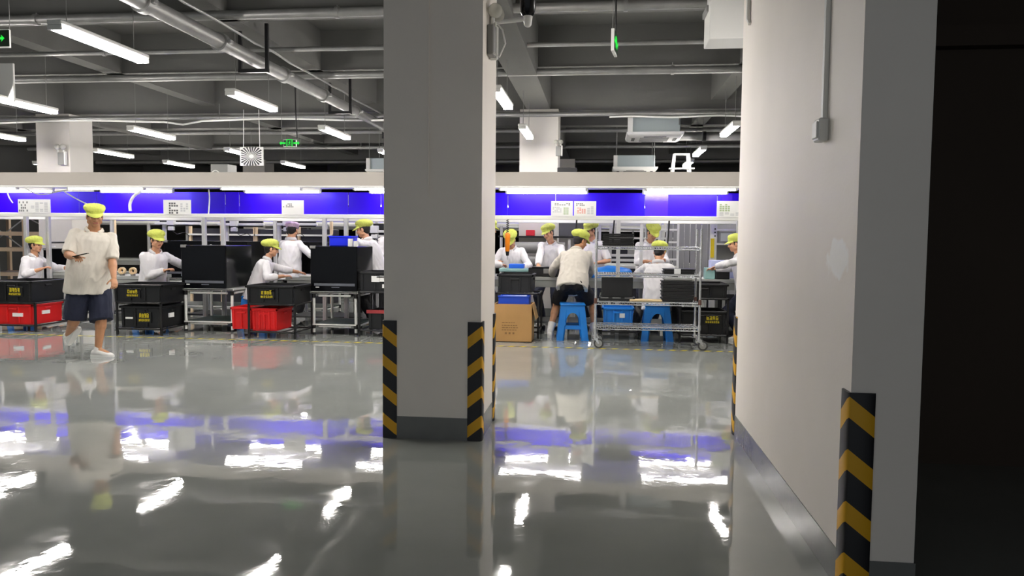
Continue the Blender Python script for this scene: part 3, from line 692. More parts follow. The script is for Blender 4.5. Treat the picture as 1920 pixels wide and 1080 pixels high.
bx('folded_board', (-4.3, 12.3, 1.06), (-3.9, 12.5, 1.075), mat('pale_yellow', (236,236,180), .6), 'pale yellow board held low by the pink-capped worker', 'board')
# on the cabinet beside the pillar
t = thing('storage_bin', 'bright blue bin on top of the cabinet beside the pillar', 'bin', (-3.82, 10.72, 1.222))
B('body', (0, 0, 0), (.32, .3, .145), BLUEB, t, .012); B('rim', (-.008, -.008, .12), (.328, .31, .148), BLUEB, t, .006)
for i, dx in enumerate((.11, .19)):
    tag(MB().cyl((-3.6+dx, 10.66, 1.223), (-3.6+dx, 10.66, 1.33 if i == 0 else 1.3), .035, rb=.035, n=18).build('paper_roll', WHP), ('white roll standing right beside the blue bin on the cabinet', 'shorter white roll near the face of the worker by the pillar')[i], 'roll')
# carton and bin right of the pillar
t = thing('cardboard_carton', 'brown cardboard carton on the floor just right of the pillar', 'carton', (-1.375, 10.12, 0))
m = MB(); w, d, h = .49, .38, .5
for lo, hi in (((0,0,0),(w,.008,h)), ((0,d-.008,0),(w,d,h)), ((0,.008,0),(.008,d-.008,h)), ((w-.008,.008,0),(w,d-.008,h)), ((0,0,0),(w,d,.01))): m.box(lo, hi)
m.build('body', CARD, t, 0)
o = MB().prism([(w, .01, h), (w+.05, .01, h-.2), (w+.055, .36, h-.2), (w, .37, h)], (.006,0,.002)).build('flap', CARD, t); o = MB().prism([(0, .01, h), (-.05, .01, h-.2), (-.055, .36, h-.2), (0, .37, h)], (-.006,0,.002)).build('flap', CARD, t)
m = MB()
for i, (z, a, b) in enumerate(((.25, .1, .27), (.215, .1, .3), (.185, .1, .31), (.155, .1, .3))):
    R = random.Random(i)
    x = a
    while x < b: l = R.uniform(.015, .04); m.box((x, -.001, z), (min(x+l, b), .001, z+.011), CARDI); x += l+.008
for i in range(3): m.box((.14+.05*i, -.001, .105), (.165+.05*i, .001, .13), CARDI)
m.build('print', CARDI, t, 0)
t = thing('storage_bin', 'royal blue bin full of white paper sitting in the cardboard carton', 'bin', (-1.33, 10.17, .43))
m = MB()
for lo, hi in (((0,0,0),(.4,.008,.17)), ((0,.282,0),(.4,.29,.17)), ((0,.008,0),(.008,.282,.17)), ((.392,.008,0),(.4,.282,.17)), ((0,0,0),(.4,.29,.01))): m.box(lo, hi)
m.build('body', BLUEK, t, 0); B('rim', (-.01, -.01, .155), (.41, .0, .175), BLUEK, t, .004)
o = bx('paper_stack', (-1.3, 10.2, .445), (-.96, 10.43, .615), PAPER, 'white paper pile on top of the royal blue bin', 'paper'); o.rotation_euler = (0, rad(-1.2), 0); o.location.z = -.0
# bench-top things in the right bay
bx('black_case', (-1.05, 11.38, .802), (-.6, 11.7, .93), BLK, 'low black case with a grey sticker on the bench left of the bending worker', 'case')
tag(B('case_sticker', (-.83, 11.37, .85), (-.75, 11.381, .92), GREYP), 'grey square sticker on the front of the low black case', 'sticker')
bx('book_stack', (-1.0, 11.36, .93), (-.58, 11.6, .945), BLK, 'flat black lid lying on the low black case', 'lid')
t = thing('glass_tray', 'teal glass tray on the bench in front of the worker with bowed head', 'tray', (-1.5, 11.5, .8))
B('tray', (0, 0, .06), (.5, .4, .11), TEAL, t, .01); B('base', (.03, .03, 0), (.47, .37, .06), BLK, t, .006)
bx('parts_tray', (-1.36, 11.55, .912), (-1.14, 11.75, .975), mat('bright_blue', (40,110,235), .35), 'small bright blue parts tray on the teal glass tray', 'tray')
t = thing('electric_screwdriver', 'orange electric screwdriver hanging point down in front of the bowed worker', 'screwdriver', (-1.37, 11.45, 1.16))
m = MB(); m.capsule((0,0,.02), (0,0,.24), .034, .042, n=18); m.build('body', ORANGE, t); MB().cyl((0,0,-.06), (0,0,.01), .02, rb=.03).build('chuck', RUBBER, t); MB().cyl((0,0,-.12), (0,0,-.06), .006).build('bit', CHROME, t)
m = MB(); m.tube([(.016*math.cos(i*.9), .016*math.sin(i*.9), .27+i*.004) for i in range(52)], .005, n=6); m.build('coiled_cord', BRACK, t)
for s in (-1, 1): MB().tube([(0,0,.46), (s*.04,0,.5), (s*.1,0,.53)], .004).build('hanging_strap', BRACK, t)
for x, z0, z1, lab in ((-.375, 1.42, 1.64, 'black cord hanging in front of the worker with glasses'), (.16, 1.43, 1.64, 'short black cord hanging above the black trays on the trolley'), (.93, 1.22, 1.64, 'long black cord hanging in front of the standing worker behind the trolley'), (1.9, 1.35, 1.66, 'black cord hanging beside the passage wall')):
    tag(MB().tube([(x+.02, 11.3, z1), (x+.012, 11.3, (z0+z1)/2), (x, 11.3, z0)], .011).build('black_cable', BRACK), lab, 'cable')
m = MB(); R = random.Random(3)
m.ball((.12, 11.55, .86), (.33, .2, .1), n=24, q=12); m.ball((-.1, 11.5, .8), (.12, .15, .12), n=18, q=10)
o = m.build('plastic_bag', BLUEP)
for v in o.data.vertices:
    k = noise.noise(v.co*9)*.03; v.co += Vector((k, k, k*.8))
tag(o, 'crumpled blue plastic bag on the bench behind the wire trolley', 'bag')
t = thing('wall_shelf', 'thin dark shelf fixed in front of the white column behind the workers', 'shelf', (-1.75, 13.28, 1.37))
B('board', (0, 0, 0), (1.35, .21, .03), BRACK, t, .003); 
for x in (.03, 1.3): B('bracket', (x, .0, -1.37), (x+.03, .05, 0), ALU, t)
bx('red_box', (-1.28, 13.32, 1.4), (-1.13, 13.45, 1.5), mat('dull_red_box', (190,30,48), .5), 'small red box on the dark shelf by the white column', 'box')
for k, z in enumerate((.98, 1.2)):
    tag(MB().cyl((-1.55, 13.15, z), (-.6, 13.15, z), .095, n=20).build('film_roll', GREYP), ('grey film roll below the dark shelf, the lower one', 'grey film roll below the dark shelf, the upper one')[k], 'roll', 'grey film rolls')
t = thing('roll_rack', 'grey rack holding the film rolls behind the workers', 'rack', (-1.6, 13.1, 0))
for x in (.0, 1.05): B('upright', (x, 0, 0), (x+.04, .1, 1.34), ALU, t)
bx('grey_board', (-.72, 13.3, 1.4), (-.3, 13.33, 1.66), mat('charcoal_board', (72,72,76), .6), 'charcoal board standing on the dark shelf behind the worker with glasses', 'board')

# plastic stools
def stool(x, y, label, rz=0):
    t = thing('plastic_stool', label, 'stool', (x, y, 0), rz, 'blue plastic stools'); H = .49; a, b = .155, .215
    m = MB(); m.box((-a-.015, -a-.015, H-.03), (a+.015, a+.015, H), BLUEP, .02, None, 3); m.build('seat', BLUEP, t)
    def P(u, z, off=0):  # u in -1..1 across the side, at height z
        hw = b+(a-b)*z/H; return (u*hw, -hw-off, z)
    for k in range(4):
        R = Matrix.Rotation(k*math.pi/2, 4, 'Z'); m = MB(); v = lambda u, z: R @ Vector(P(u, z)); inn = lambda p: Vector((p.x*.93, p.y*.93, p.z))
        def quad(*uv):
            q = [v(*c) for c in uv]; m.prism(q, (inn(q[0])-q[0])*1.0, BLUEP)
        N = 10; zt, zb, hwid = .37, .2, .5
        arch = [(-hwid*math.cos(math.pi*i/N), zb+(zt-zb)*(.25+.75*math.sin(math.pi*i/N))) for i in range(N+1)]
        for (u0, z0), (u1, z1) in zip(arch, arch[1:]): quad((u0, z0), (u1, z1), (u1, H-.01), (u0, H-.01))
        arch[0]; quad((-.55, .15), (.55, .15), (.5, .2), (-.5, .2)); quad((-.5, .2), (-.5+.0001, zb+(zt-zb)*.25), (-.6, zb+(zt-zb)*.25), (-.6, .2))
        m.build('side_panel', BLUEP, t, 20)
        m = MB(); q = [(v(-1, 0), v(-.6, 0)), (v(-1, H-.01), v(-.45, H-.01))]
        p0, p1, p2, p3 = v(-1, 0), v(-.62, 0), v(-.48, H-.01), v(-1, H-.01); m.prism([p0, p1, p2, p3], (inn(p0)-p0)*1.2, BLUEP)
        p0, p1, p2, p3 = v(.62, 0), v(1, 0), v(1, H-.01), v(.48, H-.01); m.prism([p0, p1, p2, p3], (inn(p1)-p1)*1.2, BLUEP)
        m.build('leg_pair', BLUEP, t, 20)
    return t
S0 = stool(-.375, 10.62, 'blue plastic stool between the legs of the bending worker', 4)
dup(S0, (.76, 10.72, 0), 0, 'blue plastic stool seen through the lower shelves of the wire trolley')
for x, y, lab in ((-8.78, 11.15, 'blue stool under the far left seated worker'), (-6.72, 11.1, 'blue stool under the seated worker holding a red part'), (-5.0, 10.95, 'blue stool under the leaning worker')):
    dup(S0, (x, y, 0), 0, lab)

# wire trolley
t = thing('wire_trolley', 'chrome wire shelf trolley on wheels in front of the right benches', 'trolley', (-.06, 9.76, 0)); w, d = 1.27, .46
for sx in (0, w):
    for sy in (0, d):
        m = MB(); m.cyl((sx, sy, .14), (sx, sy, 1.49), .0145, n=14)
        for i in range(26): m.cyl((sx, sy, .16+i*.05), (sx, sy, .164+i*.05), .0158, n=12)
        m.build('post', CHROME, t)
        c = MB(); c.cyl((sx, sy, .1), (sx, sy, .15), .018); c.cyl((sx, sy, .128), (sx, sy, .14), .03, n=16)
        for q in (-.024, .024): c.prism([(sx-.02, sy+q-.002, .135), (sx+.03, sy+q-.002, .135), (sx+.055, sy+q-.002, .062), (sx+.04, sy+q-.002, .055)], (0,.004,0), CHROME)
        c.box((sx-.02, sy-.026, .128), (sx+.034, sy+.026, .137), CHROME, .003); c.box((sx-.035, sy-.02, .1), (sx-.015, sy+.02, .112), CHROME, .003)
        cc = c.build('caster', CHROME, t)
        MB().cyl((sx+.047, sy-.015, .061), (sx+.047, sy+.015, .061), .061, n=28).build('wheel', mat('dark_grey_rubber', (62,64,64), .5), cc)
        MB().cyl((sx+.047, sy-.018, .061), (sx+.047, sy+.018, .061), .042, n=24).build('hub', mat('grey_hub', (150,152,150), .4), cc)
        for z in (.27, .58, .925, 1.265): MB().cyl((sx, sy, z-.02), (sx, sy, z+.045), .022, rb=.018).build('collar', CHROME if z != .58 else mat('brown_collar', (90,60,50), .5), t)
for z in (.27, .58, .925, 1.265):
    m = MB()
    for sy in (0, d):
        for dz in (0, -.032): m.cyl((0, sy, z+dz), (w, sy, z+dz), .0062, n=6)
        m.tube([(w*i/44, sy, z-.032*(i % 2)) for i in range(45)], .005, n=5)
    for sx in (0, w):
        for dz in (0, -.032): m.cyl((sx, 0, z+dz), (sx, d, z+dz), .0062, n=6)
        m.tube([(sx, d*i/16, z-.032*(i % 2)) for i in range(17)], .005, n=5)
    for i in range(1, 40): m.cyl((w*i/40, 0, z+.004), (w*i/40, d, z+.004), .003, n=5)
    for yy in (.15, .31): m.cyl((0, yy, z-.001), (w, yy, z-.001), .004, n=6)
    m.build('wire_shelf', CHROME, t)
BT = mat('black_tray_plastic', (26,26,27), .5)
def tray_stack(x0, x1, y, z, n, h, label):
    for i in range(n):
        jx = random.uniform(-.006, .006)
        m = MB(); m.box((x0+jx, y, z+i*h), (x1+jx, y+.3, z+(i+.7)*h), BT, .004); m.box((x0+jx-.01, y-.008, z+(i+.62)*h), (x1+jx+.01, y+.308, z+(i+.92)*h), BT, .003)
        k = ('bottom', 'second', 'third', 'fourth', 'fifth', 'sixth', 'seventh')[i] if i < n-1 else 'topmost'
        tag(m.build('black_tray', BT), f'black tray, {k} of {label}', 'tray', label)
tray_stack(.02, .4, 9.82, 1.273, 6, .026, 'the stack on the top shelf of the wire trolley')
tray_stack(.77, 1.14, 9.85, .588, 6, .043, 'the tall stack at the right of the third trolley shelf')
tray_stack(.78, 1.15, 9.85, .933, 2, .032, 'the flat pair on the second trolley shelf')
tag(B('tray_label', (.9, 9.838, .935), (.98, 9.8415, 1.0), PAPER), 'white label on the front of the flat black trays', 'label')
tag(B('clear_sheet', (.78, 9.86, .848), (1.13, 10.12, .885), mat('milky_bag', (200,200,196), .2, alpha=.75), None, .012), 'milky plastic bag on the tall black tray stack', 'bag')
t = thing('black_case', 'black panel case standing on the third shelf of the trolley at the left', 'case', (.0, 9.86, .59))
B('panel', (.01, 0, .04), (.4, .05, .3), BLK, t, .008); B('base', (-.02, -.03, 0), (.43, .12, .045), BLK, t, .006); 
for i in range(3): B('clip', (.0+.15*i, -.034, .03), (.1+.15*i, -.029, .042), GREYP, t)
bx('wooden_strip', (.36, 9.8, .588), (.76, 9.95, .612), mat('pale_wood', (226,200,150), .6), 'pale wooden strip on the third shelf of the trolley', 'strip')

# steel rack, instruments and second line behind
t = thing('pallet_rack', 'beige steel rack with cross bracing behind the far left worker', 'rack', (-12.6, 14.6, 0))
for x in (0, 1.0, 2.4):
    for y in (0, .8): B('upright', (x, y, 0), (x+.07, y+.07, 1.85), BEIGE, t, .004)
for z in (.5, 1.0, 1.32, 1.7):
    for y in (0, .8): B('beam', (0, y-.02, z), (2.47, y, z+.08), BEIGE, t, .004)
    B('deck', (.02, 0, z+.06), (2.45, .8, z+.07), mat('rack_deck', (120,110,104), .7), t)
for x0, x1, z0, z1 in ((0, 1, 1.0, 1.7), (1, 2.4, 1.7, 1.0), (1, 2.4, 1.0, 1.7), (0, 1, 1.7, 1.0)):
    MB().cyl((x0+.03, .1, z0), (x1+.03, .1, z1), .012).build('brace', ALU, t)
t = thing('instrument_rack', 'white instrument rack with a meter and yellow strip by the passage wall', 'rack', (1.7, 12.6, 0))
for x in (0, .9): B('upright', (x, 0, 0), (x+.1, .06, 1.66), WHM, t, .004)
for z in (.95, 1.28, 1.5): B('shelf', (.1, 0, z), (.9, .4, z+.03), WHM, t)
B('yellow_strip', (.005, -.02, 1.08), (.06, 0, 1.38), YELP, t); B('back_panel', (.1, .38, .9), (.9, .4, 1.66), GREYP, t)
for i in range(3): MB().cyl((.07, -.012, 1.42+i*.055), (.07, 0, 1.42+i*.055), .012).build('knob', BRACK, t)
t = thing('bench_meter', 'grey bench meter with a pale screen on the instrument rack', 'meter', (1.83, 12.58, 1.31))
B('case', (0, 0, 0), (.26, .3, .185), GREYP, t, .008); B('screen', (.025, -.003, .03), (.19, 0, .155), mat('pale_screen', (190,194,192), .2), t); 
for i in range(3): MB().cyl((.225, -.01, .04+i*.05), (.225, 0, .04+i*.05), .014).build('knob', BRACK, t)
bx('black_box', (2.13, 12.6, 1.31), (2.4, 12.85, 1.49), BLK, 'black box beside the bench meter on the instrument rack', 'box')
bx('teal_tray', (1.48, 11.42, .8), (1.62, 11.6, .96), TEAL, 'teal tray edge on the bench before the worker at the passage wall', 'tray')
bx('blue_folder', (1.6, 11.75, .8), (1.95, 12.0, 1.06), mat('pale_blue', (190,196,235), .5), 'pale blue folder stack on the bench by the passage wall', 'folder')
bx('dark_bin', (1.63, 11.4, .8), (1.82, 11.6, .98), BLK, 'small dark bin on the bench by the passage wall', 'bin')
bench(-12, -2.4, 17.2, 18.0, .8, 'far work bench under the second canopy on the left', 5)
bench(-.9, 4, 17.2, 18.0, .8, 'far work bench under the second canopy on the right', 3)
for i in range(9):
    x = (-8.3, -7.6, -6.9, -6.0, -4.4, -3.4, .2, .9, 2.0)[i]; lab = ('behind the walking man','above the first camera gantry','above the seated worker','left of the twin posts','behind the pink-capped pair','behind the blue bin','above the trolley trays','left of the standing worker','right of the standing worker')[i]
    t = thing('equipment_tower', 'dark equipment tower on the far line '+lab, 'machine', (x, 15.2, 0), 0, 'dark equipment towers on the far line')
    B('cabinet', (0, 0, 0), (.62, .5, 1.5 if i < 6 else 1.2), mat('charcoal_cabinet', (34,34,42), .35), t, .01)
    for sx in (-.05, .62): B('upright', (sx, -.06, 0), (sx+.05, 0, 1.75), BEIGE if i < 4 else ALU, t, .004)
    B('shelf', (-.05, -.08, 1.36), (.67, .0, 1.395), WHM, t); B('door_line', (.3, -.004, .1), (.31, 0, 1.15), BRACK, t)
t = thing('aluminium_machine', 'silver aluminium frame machine behind the wire trolley', 'machine', (-.05, 13.4, 0))
for x in (0, .32, 1.0): B('upright', (x, 0, 0), (x+.045, .045, 1.6), ALU, t, .004)
for z in (.86, .98, 1.06, 1.58): B('crossbar', (0, -.01, z), (1.05, .035, z+.045), ALU, t, .004)
B('module', (.5, .05, 1.08), (.95, .3, 1.2), GREYP, t, .01); B('top_plate', (0, 0, .9), (1.05, .6, .93), WHM, t)
t = thing('curtain_rail', 'grey strip curtain hanging behind the right end of the wire trolley', 'curtain', (1.15, 14.2, 0))
B('rail', (0, 0, 1.72), (1.3, .04, 1.76), ALU, t)
for xx in (0, 1.26): B('upright', (xx, 0, 0), (xx+.04, .04, 1.72), ALU, t)
for i in range(13): B('strip', (.02+i*.1, .01+.012*(i%2), .4), (.11+i*.1, .018+.012*(i%2), 1.72), mat('grey_pvc_strip', (150,150,152), .3), t)
t = thing('white_ladder_frame', 'white rung frame standing behind the bench right of the standing worker', 'frame', (.92, 12.95, 0))
for x in (0, .3): B('rail', (x, 0, 0), (x+.035, .04, 1.62), WHM, t, .004)
for z in (.25, .55, .9, 1.02, 1.3, 1.5): B('rung', (.03, .005, z), (.31, .035, z+.03), WHM, t, .003)
t = thing('step_ladder', 'white folding step ladder rising above the canopy', 'ladder', (1.5, 15.5, 0))
B('top_cap', (-.14, -.1, 2.98), (.14, .1, 3.01), WHM, t, .006)
for s in (-1, 1):
    for q in (-1, 1): MB().box((-.025, -.015, -1.55), (.025, .015, 1.55), WHM, .004).build('rail', WHM, t)
    rl = [c for c in t.children if c.name.startswith('rail')][-2:]
    for o, q in zip(rl, (-1, 1)):
        o.location = (s*.26, q*.42, 1.5); o.rotation_euler = (rad(q*13), rad(s*-5), 0)
for i in range(9):
    z = .3+.3*i; B('step', (-.26*(1.75-z/3.8)+.03, -.08-.7*(1-z/3)-.03, z), (.26*(1.75-z/3.8)-.03, -.08-.7*(1-z/3)+.05, z+.025), WHM, t, .003)
for x, z0, lab in ((-6.02, 2.3, 'grey duct box on top of the canopy right of the radial vent'), (-.66, 2.3, 'grey box standing on the canopy right of the white column')):
    bx('cable_box', (x, 11.6, 2.286), (x+.28, 11.9, 2.46 if x < -3 else 2.4), DIMW if x > -3 else GREYP, lab, 'box')
tag(MB().tube([(-5.92+.16*i/10, 11.4, 2.29+.055*math.sin(math.pi*i/10)) for i in range(11)], .007).build('cable', WHP), 'small white cable arch on top of the canopy by the radial vent', 'cable')
# ------------------------------------------------------------------ people
V = Vector
def remesh(m, name, mats, parent, voxel, smooth=3, wr=None, paint=None, cut=None, seed=0):
    """fuse overlapping closed volumes into one skin"""
    me = D.meshes.new(name); bmesh.ops.recalc_face_normals(m.bm, faces=m.bm.faces[:]); m.bm.to_mesh(me); m.bm.free()
    o = D.objects.new(name, me); COL.objects.link(o)
    r = o.modifiers.new('r', 'REMESH'); r.mode = 'VOXEL'; r.voxel_size = voxel
    if smooth: s = o.modifiers.new('s', 'SMOOTH'); s.factor = .5; s.iterations = smooth
    dg = bpy.context.evaluated_depsgraph_get(); new = D.meshes.new_from_object(o.evaluated_get(dg)); new.name = name
    D.objects.remove(o); D.meshes.remove(me)
    for q in mats: new.materials.append(q)
    if wr:
        amp, sc = wr; off = V((seed*3.1, seed*1.7, 0))
        nrm = [v.normal.copy() for v in new.vertices]
        for v, nn in zip(new.vertices, nrm):
            p = v.co+off; k = noise.noise(V((p.x*sc, p.y*sc, p.z*sc*.55)))+.5*noise.noise(V((p.x*sc*2.3+p.z*5, p.y*sc*2.3, p.z*sc*1.1)))
            v.co = v.co+nn*(amp*(1-abs(k)*2.2)*.8)
    if paint:
        for f in new.polygons: f.material_index = paint(f.center)
    new.polygons.foreach_set('use_smooth', [True]*len(new.polygons))
    return link(name, new, parent)
def ik(a, b, l1, l2, pole):
    a, b = V(a), V(b); d = b-a; L = d.length; dn = d.normalized()
    if L > (l1+l2)*.995: b = a+dn*(l1+l2)*.995; L = (l1+l2)*.995
    x = (l1*l1-l2*l2+L*L)/(2*L); h = math.sqrt(max(l1*l1-x*x, 1e-6)); p = V(pole); p = (p-dn*p.dot(dn)).normalized()
    return a+dn*x+p*h, b
def frame_from(fwd_, up_):
    y = V(fwd_).normalized(); x = y.cross(V(up_)).normalized(); return x, y, x.cross(y)
def hand(m, wrist, d, nrm, side, curl=25, s=1.0, fist=None):
    """palm, five fingers; d = pointing direction, nrm = back-of-hand normal, side = +1 right hand"""
    d = V(d).normalized(); nrm = V(nrm); nrm = (nrm-d*nrm.dot(d)).normalized(); x = d.cross(nrm).normalized()*side   # x towards the thumb... little finger is -x
    x = -x
    pl = .085*s; w = V(wrist)
    m.loft([(w-d*.02, x*.024*s, nrm*.019*s), (w+d*.01, x*.027*s, nrm*.017*s), (w+d*pl*.5, x*.039*s, nrm*.015*s), (w+d*pl*.95, x*.041*s, nrm*.0125*s), (w+d*pl*1.05, x*.037*s, nrm*.009*s)], None, 14)
    for k, (off, L) in enumerate(((.03, .072), (.010, .08), (-.0105, .074), (-.029, .058))):
        p = w+d*pl*.93+x*off*s; dd = (d+x*off*1.2).normalized()
        for j, f in enumerate((.45, .32, .26)):
            a = rad((curl*(.7+.5*j)+k*4)); ax = dd.cross(nrm)
            dd = (Matrix.Rotation(-a if ax.length else 0, 3, ax.normalized()) @ dd) if j else (Matrix.Rotation(-a*.7, 3, ax.normalized()) @ dd)
            q = p+dd*L*f*s; r = (.0092-.0009*j)*s; m.capsule(p, q, r, r*.9, None, 10, 3); p = q
    p = w+d*.022*s+x*.028*s-nrm*.004; dd = (d*.72+x*.62-nrm*.25).normalized()
    for f in (.044, .034): q = p+dd*f*s; m.capsule(p, q, .0115*s, .009*s, None, 10, 3); p = q; dd = (dd+d*.35-nrm*.12).normalized()
    return w+d*pl
def person(label, loc, rz, top, cap, bottom, shirt=COAT, skin=SKIN, pelvis=.9, lean=0, side=0, twist=0, hy=0, hp=10, ht=0, HR=None, HL=None, FR=None, FL=None,
           fat=1.0, s=1.0, sleeve='long', hem=.0, cover='trousers', vox=.0085, pr=None, pl=None, hrd=None, hld=None, heel=(0, 0), brim=1.0, glasses=False, capmode='puffy', shoes=True, socks=False, footdir=0, seed=1, curl=25):
    root = thing('person', label, 'person', (loc[0], loc[1], 0), rz); root.empty_display_size = .3
    Rw = Matrix.Rotation(rad(rz), 4, 'Z'); inv = (Matrix.Translation((loc[0], loc[1], 0)) @ Rw).inverted()
    W = lambda p: inv @ V(p)                   # world -> local
    P = V((0, 0, pelvis)); U = (Matrix.Rotation(rad(-lean), 3, 'X') @ Matrix.Rotation(rad(side), 3, 'Y') @ V((0, 0, 1))).normalized()
    xr = V((1, 0, 0)); cx = Matrix.Rotation(rad(twist), 3, U) @ (xr-U*xr.dot(U)).normalized(); cy = U.cross(cx).normalized()
    px = xr; py = U.cross(px).normalized()
    S = P+U*.47*s
    # head
    hb = Matrix((cx, cy, U)).transposed()
    hyaw = Matrix.Rotation(rad(hy), 3, 'Z'); hpit = Matrix.Rotation(rad(-hp), 3, 'X'); hroll = Matrix.Rotation(rad(ht), 3, 'Y')
    base = Matrix((V((math.cos(rad(twist)), math.sin(rad(twist)), 0)), V((-math.sin(rad(twist)), math.cos(rad(twist)), 0)), V((0,0,1)))).transposed()
    Hm = base @ hyaw @ hpit @ hroll; hx, hyv, hz = Hm.col[0], Hm.col[1], Hm.col[2]
    NB = S+U*.07*s+cy*.01; C = NB+(U*.45+hz*.55).normalized()*.06*s+hz*.1*s+hyv*.02*s
    fr = (hx, hyv, hz); q = lambda a, b, c: C+(hx*a+hyv*b+hz*c)*s
    torso = [(-.1, .15, .1), (-.02, .165, .115), (.1, .148, .108), (.2, .146, .106), (.33, .165, .115), (.42, .165, .105), (.47, .14, .085), (.51, .08, .065)]
    def ring(t, a, b, g=0, f=1.0):
        k = max(0, min(1, t/.4)); X = (px*(1-k)+cx*k).normalized(); Y = U.cross(X).normalized()
        ff = 1+(fat-1)*(.75+.4*math.exp(-((t-.12)/.16)**2))
        return (P+U*t*s+Y*(.05*(fat-1)*math.exp(-((t-.12)/.16)**2)), X*(a*ff*f+g)*s, Y*(b*(1+(ff-1)*1.5)*f+g)*s)
    m = MB()
    m.loft([ring(*r) for r in torso], None, 20)
    shR, shL = S+cx*.165*s*(1+.3*(fat-1))-U*.02*s, S-cx*.165*s*(1+.3*(fat-1))-U*.02*s
    m.capsule(shL, shR, .055*s, .055*s); m.capsule(S-U*.02, C-hz*.07*s-hyv*.012*s, .062*s*fat**.5, .052*s*fat**.5)
    # head volumes
    hf = 1+(fat-1)*.35
    m.ball(q(0, -.012, .03), (.076*s, .096*s, .088*s), None, fr, 20, 12); m.ball(q(0, .016, -.035), (.065*hf*s, .072*s, .078*s), None, fr, 18, 10)
    m.ball(q(0, .05, -.085), (.036*hf*s, .032*s, .028*s), None, fr, 14, 8); m.capsule(q(-.045*hf, .0, -.065), q(.045*hf, .0, -.065), .03*s)
    m.capsule(q(0, .084, .008), q(0, .101, -.03), .009*s, .0135*s, None, 12); m.capsule(q(-.014, .088, -.034), q(.014, .088, -.034), .008*s, None, None, 10)
    m.capsule(q(-.02, .08, -.06), q(.02, .08, -.06), .0095*s, None, None, 10); m.capsule(q(-.034, .074, .026), q(.034, .074, .026), .012*s, None, None, 10)
    for e in (-1, 1):
        m.ball(q(e*.031, .07, .004), (.015*s, .013*s, .011*s), None, fr, 10, 6); m.ball(q(e*.079, -.008, -.012), (.01*s, .021*s, .032*s), None, fr, 12, 8); m.ball(q(e*.04, .058, -.03), (.024*s, .02*s, .022*s), None, fr, 10, 6)
    # arms
    arms = []
    for sgn, sh, tgt, pole, hd in ((1, shR, HR, pr, hrd), (-1, shL, HL, pl, hld)):
        t = W(tgt) if tgt is not None else sh+V((sgn*.06, .08, -.53*s))
        pole = V(pole) if pole else V((sgn*.5, -.8, -.4))
        el, wr = ik(sh, t, .285*s, .25*s, pole); d = (wr-el).normalized()
        hdir = (V(hd) if hd else d).normalized(); nb = V((sgn*.9, .1, .35)) if tgt is None else V((sgn*.25, -.1, 1))
        m.capsule(sh, el, .049*s*fat**.5, .039*s*fat**.5); m.capsule(el, el.lerp(wr, .35), .039*s*fat**.5, .042*s*fat**.5); m.capsule(el.lerp(wr, .35), wr, .042*s*fat**.5, .027*s)
        kn = hand(m, wr, hdir, nb, sgn, curl, s); arms.append((sgn, sh, el, wr, kn))
    # legs
    legs = []
    for sgn, f, hl in ((1, FR, heel[0]), (-1, FL, heel[1])):
        hip = P+px*sgn*.095*s-U*.03*s
        fdir = Matrix.Rotation(rad(-sgn*6+footdir), 3, 'Z') @ V((0, 1, 0))
        an = W(f)+V((0, 0, .085*s)) if f is not None else V((sgn*.12, .02 if pelvis > .7 else .36, .085*s))
        kn, an = ik(hip, an, .43*s, .42*s, V((sgn*.18, 1, .25)))
        m.capsule(hip, kn, .082*s*fat, .055*s*fat**.5); m.capsule(kn, kn.lerp(an, .35), .052*s*fat**.5, .055*s*fat**.5); m.capsule(kn.lerp(an, .35), an, .055*s*fat**.5, .036*s)
        fd = (Matrix.Rotation(rad(-hl), 3, fdir.cross(V((0,0,1)))) @ fdir) if hl else fdir
        fu = fdir.cross(V((0,0,1))).normalized().cross(fd)*1.0
        if fu.z < 0: fu = -fu
        m.capsule(an, an-fu*.045*s+fd*.12*s, .034*s, .026*s); legs.append((sgn, hip, kn, an, fd, fu))
    def paint(c):
        v = c-C; a, b, z = v.dot(hx)/s, v.dot(hyv)/s, v.dot(hz)/s
        if b > .05:
            if abs(z-.004) < .0065 and .018 < abs(a) < .044: return 1
            if abs(z-.027) < .0055 and .014 < abs(a) < .05: return 1
            if abs(z+.06) < .0085 and abs(a) < .026: return 2
        return 0
    remesh(m, 'body', [skin, EYE, LIP], root, vox*.8, 3, None, paint)
    # hair: a shell on the back and sides
    m = MB(); m.ball(q(0, -.03, .02), (.081*s, .09*s, .088*s), None, fr, 20, 12); m.ball(q(0, -.05, -.035), (.062*s, .052*s, .05*s), None, fr, 16, 8)
    for e in (-1, 1): m.capsule(q(e*.069, .012, .03), q(e*.071, .014, -.012), .011*s, .007*s, None, 10)
    remesh(m, 'hair', [HAIR], root, vox, 2, (.002, 60), seed=seed)
    # cap: band, puffy crown, peak
    m = MB(); tilt = -.28
    zc = (hz-hyv*-tilt*.0).normalized()
    m.loft([(q(0, -.01, .035), hx*.084*s, hyv*.105*s), (q(0, -.012, .075), hx*.088*s, hyv*.108*s)], None, 24)
    if capmode == 'flat':
        m.loft([(q(0, -.02, .06), hx*.092*s, hyv*.112*s), (q(0, -.025, .085), hx*.112*s, hyv*.13*s), (q(0, -.028, .112), hx*.108*s, hyv*.122*s), (q(0, -.028, .125), hx*.085*s, hyv*.095*s)], None, 24)
    else:
        m.ball(q(0, -.04, .088), (.116*s, .136*s, .066*s), None, (hx, (hyv+hz*.18).normalized(), (hz-hyv*.18).normalized()), 24, 12); m.ball(q(.01, -.06, .07), (.095*s, .095*s, .055*s), None, fr, 20, 10)
    c = remesh(m, 'cap', [cap], root, vox, 3, (.006*s, 24), seed=seed)
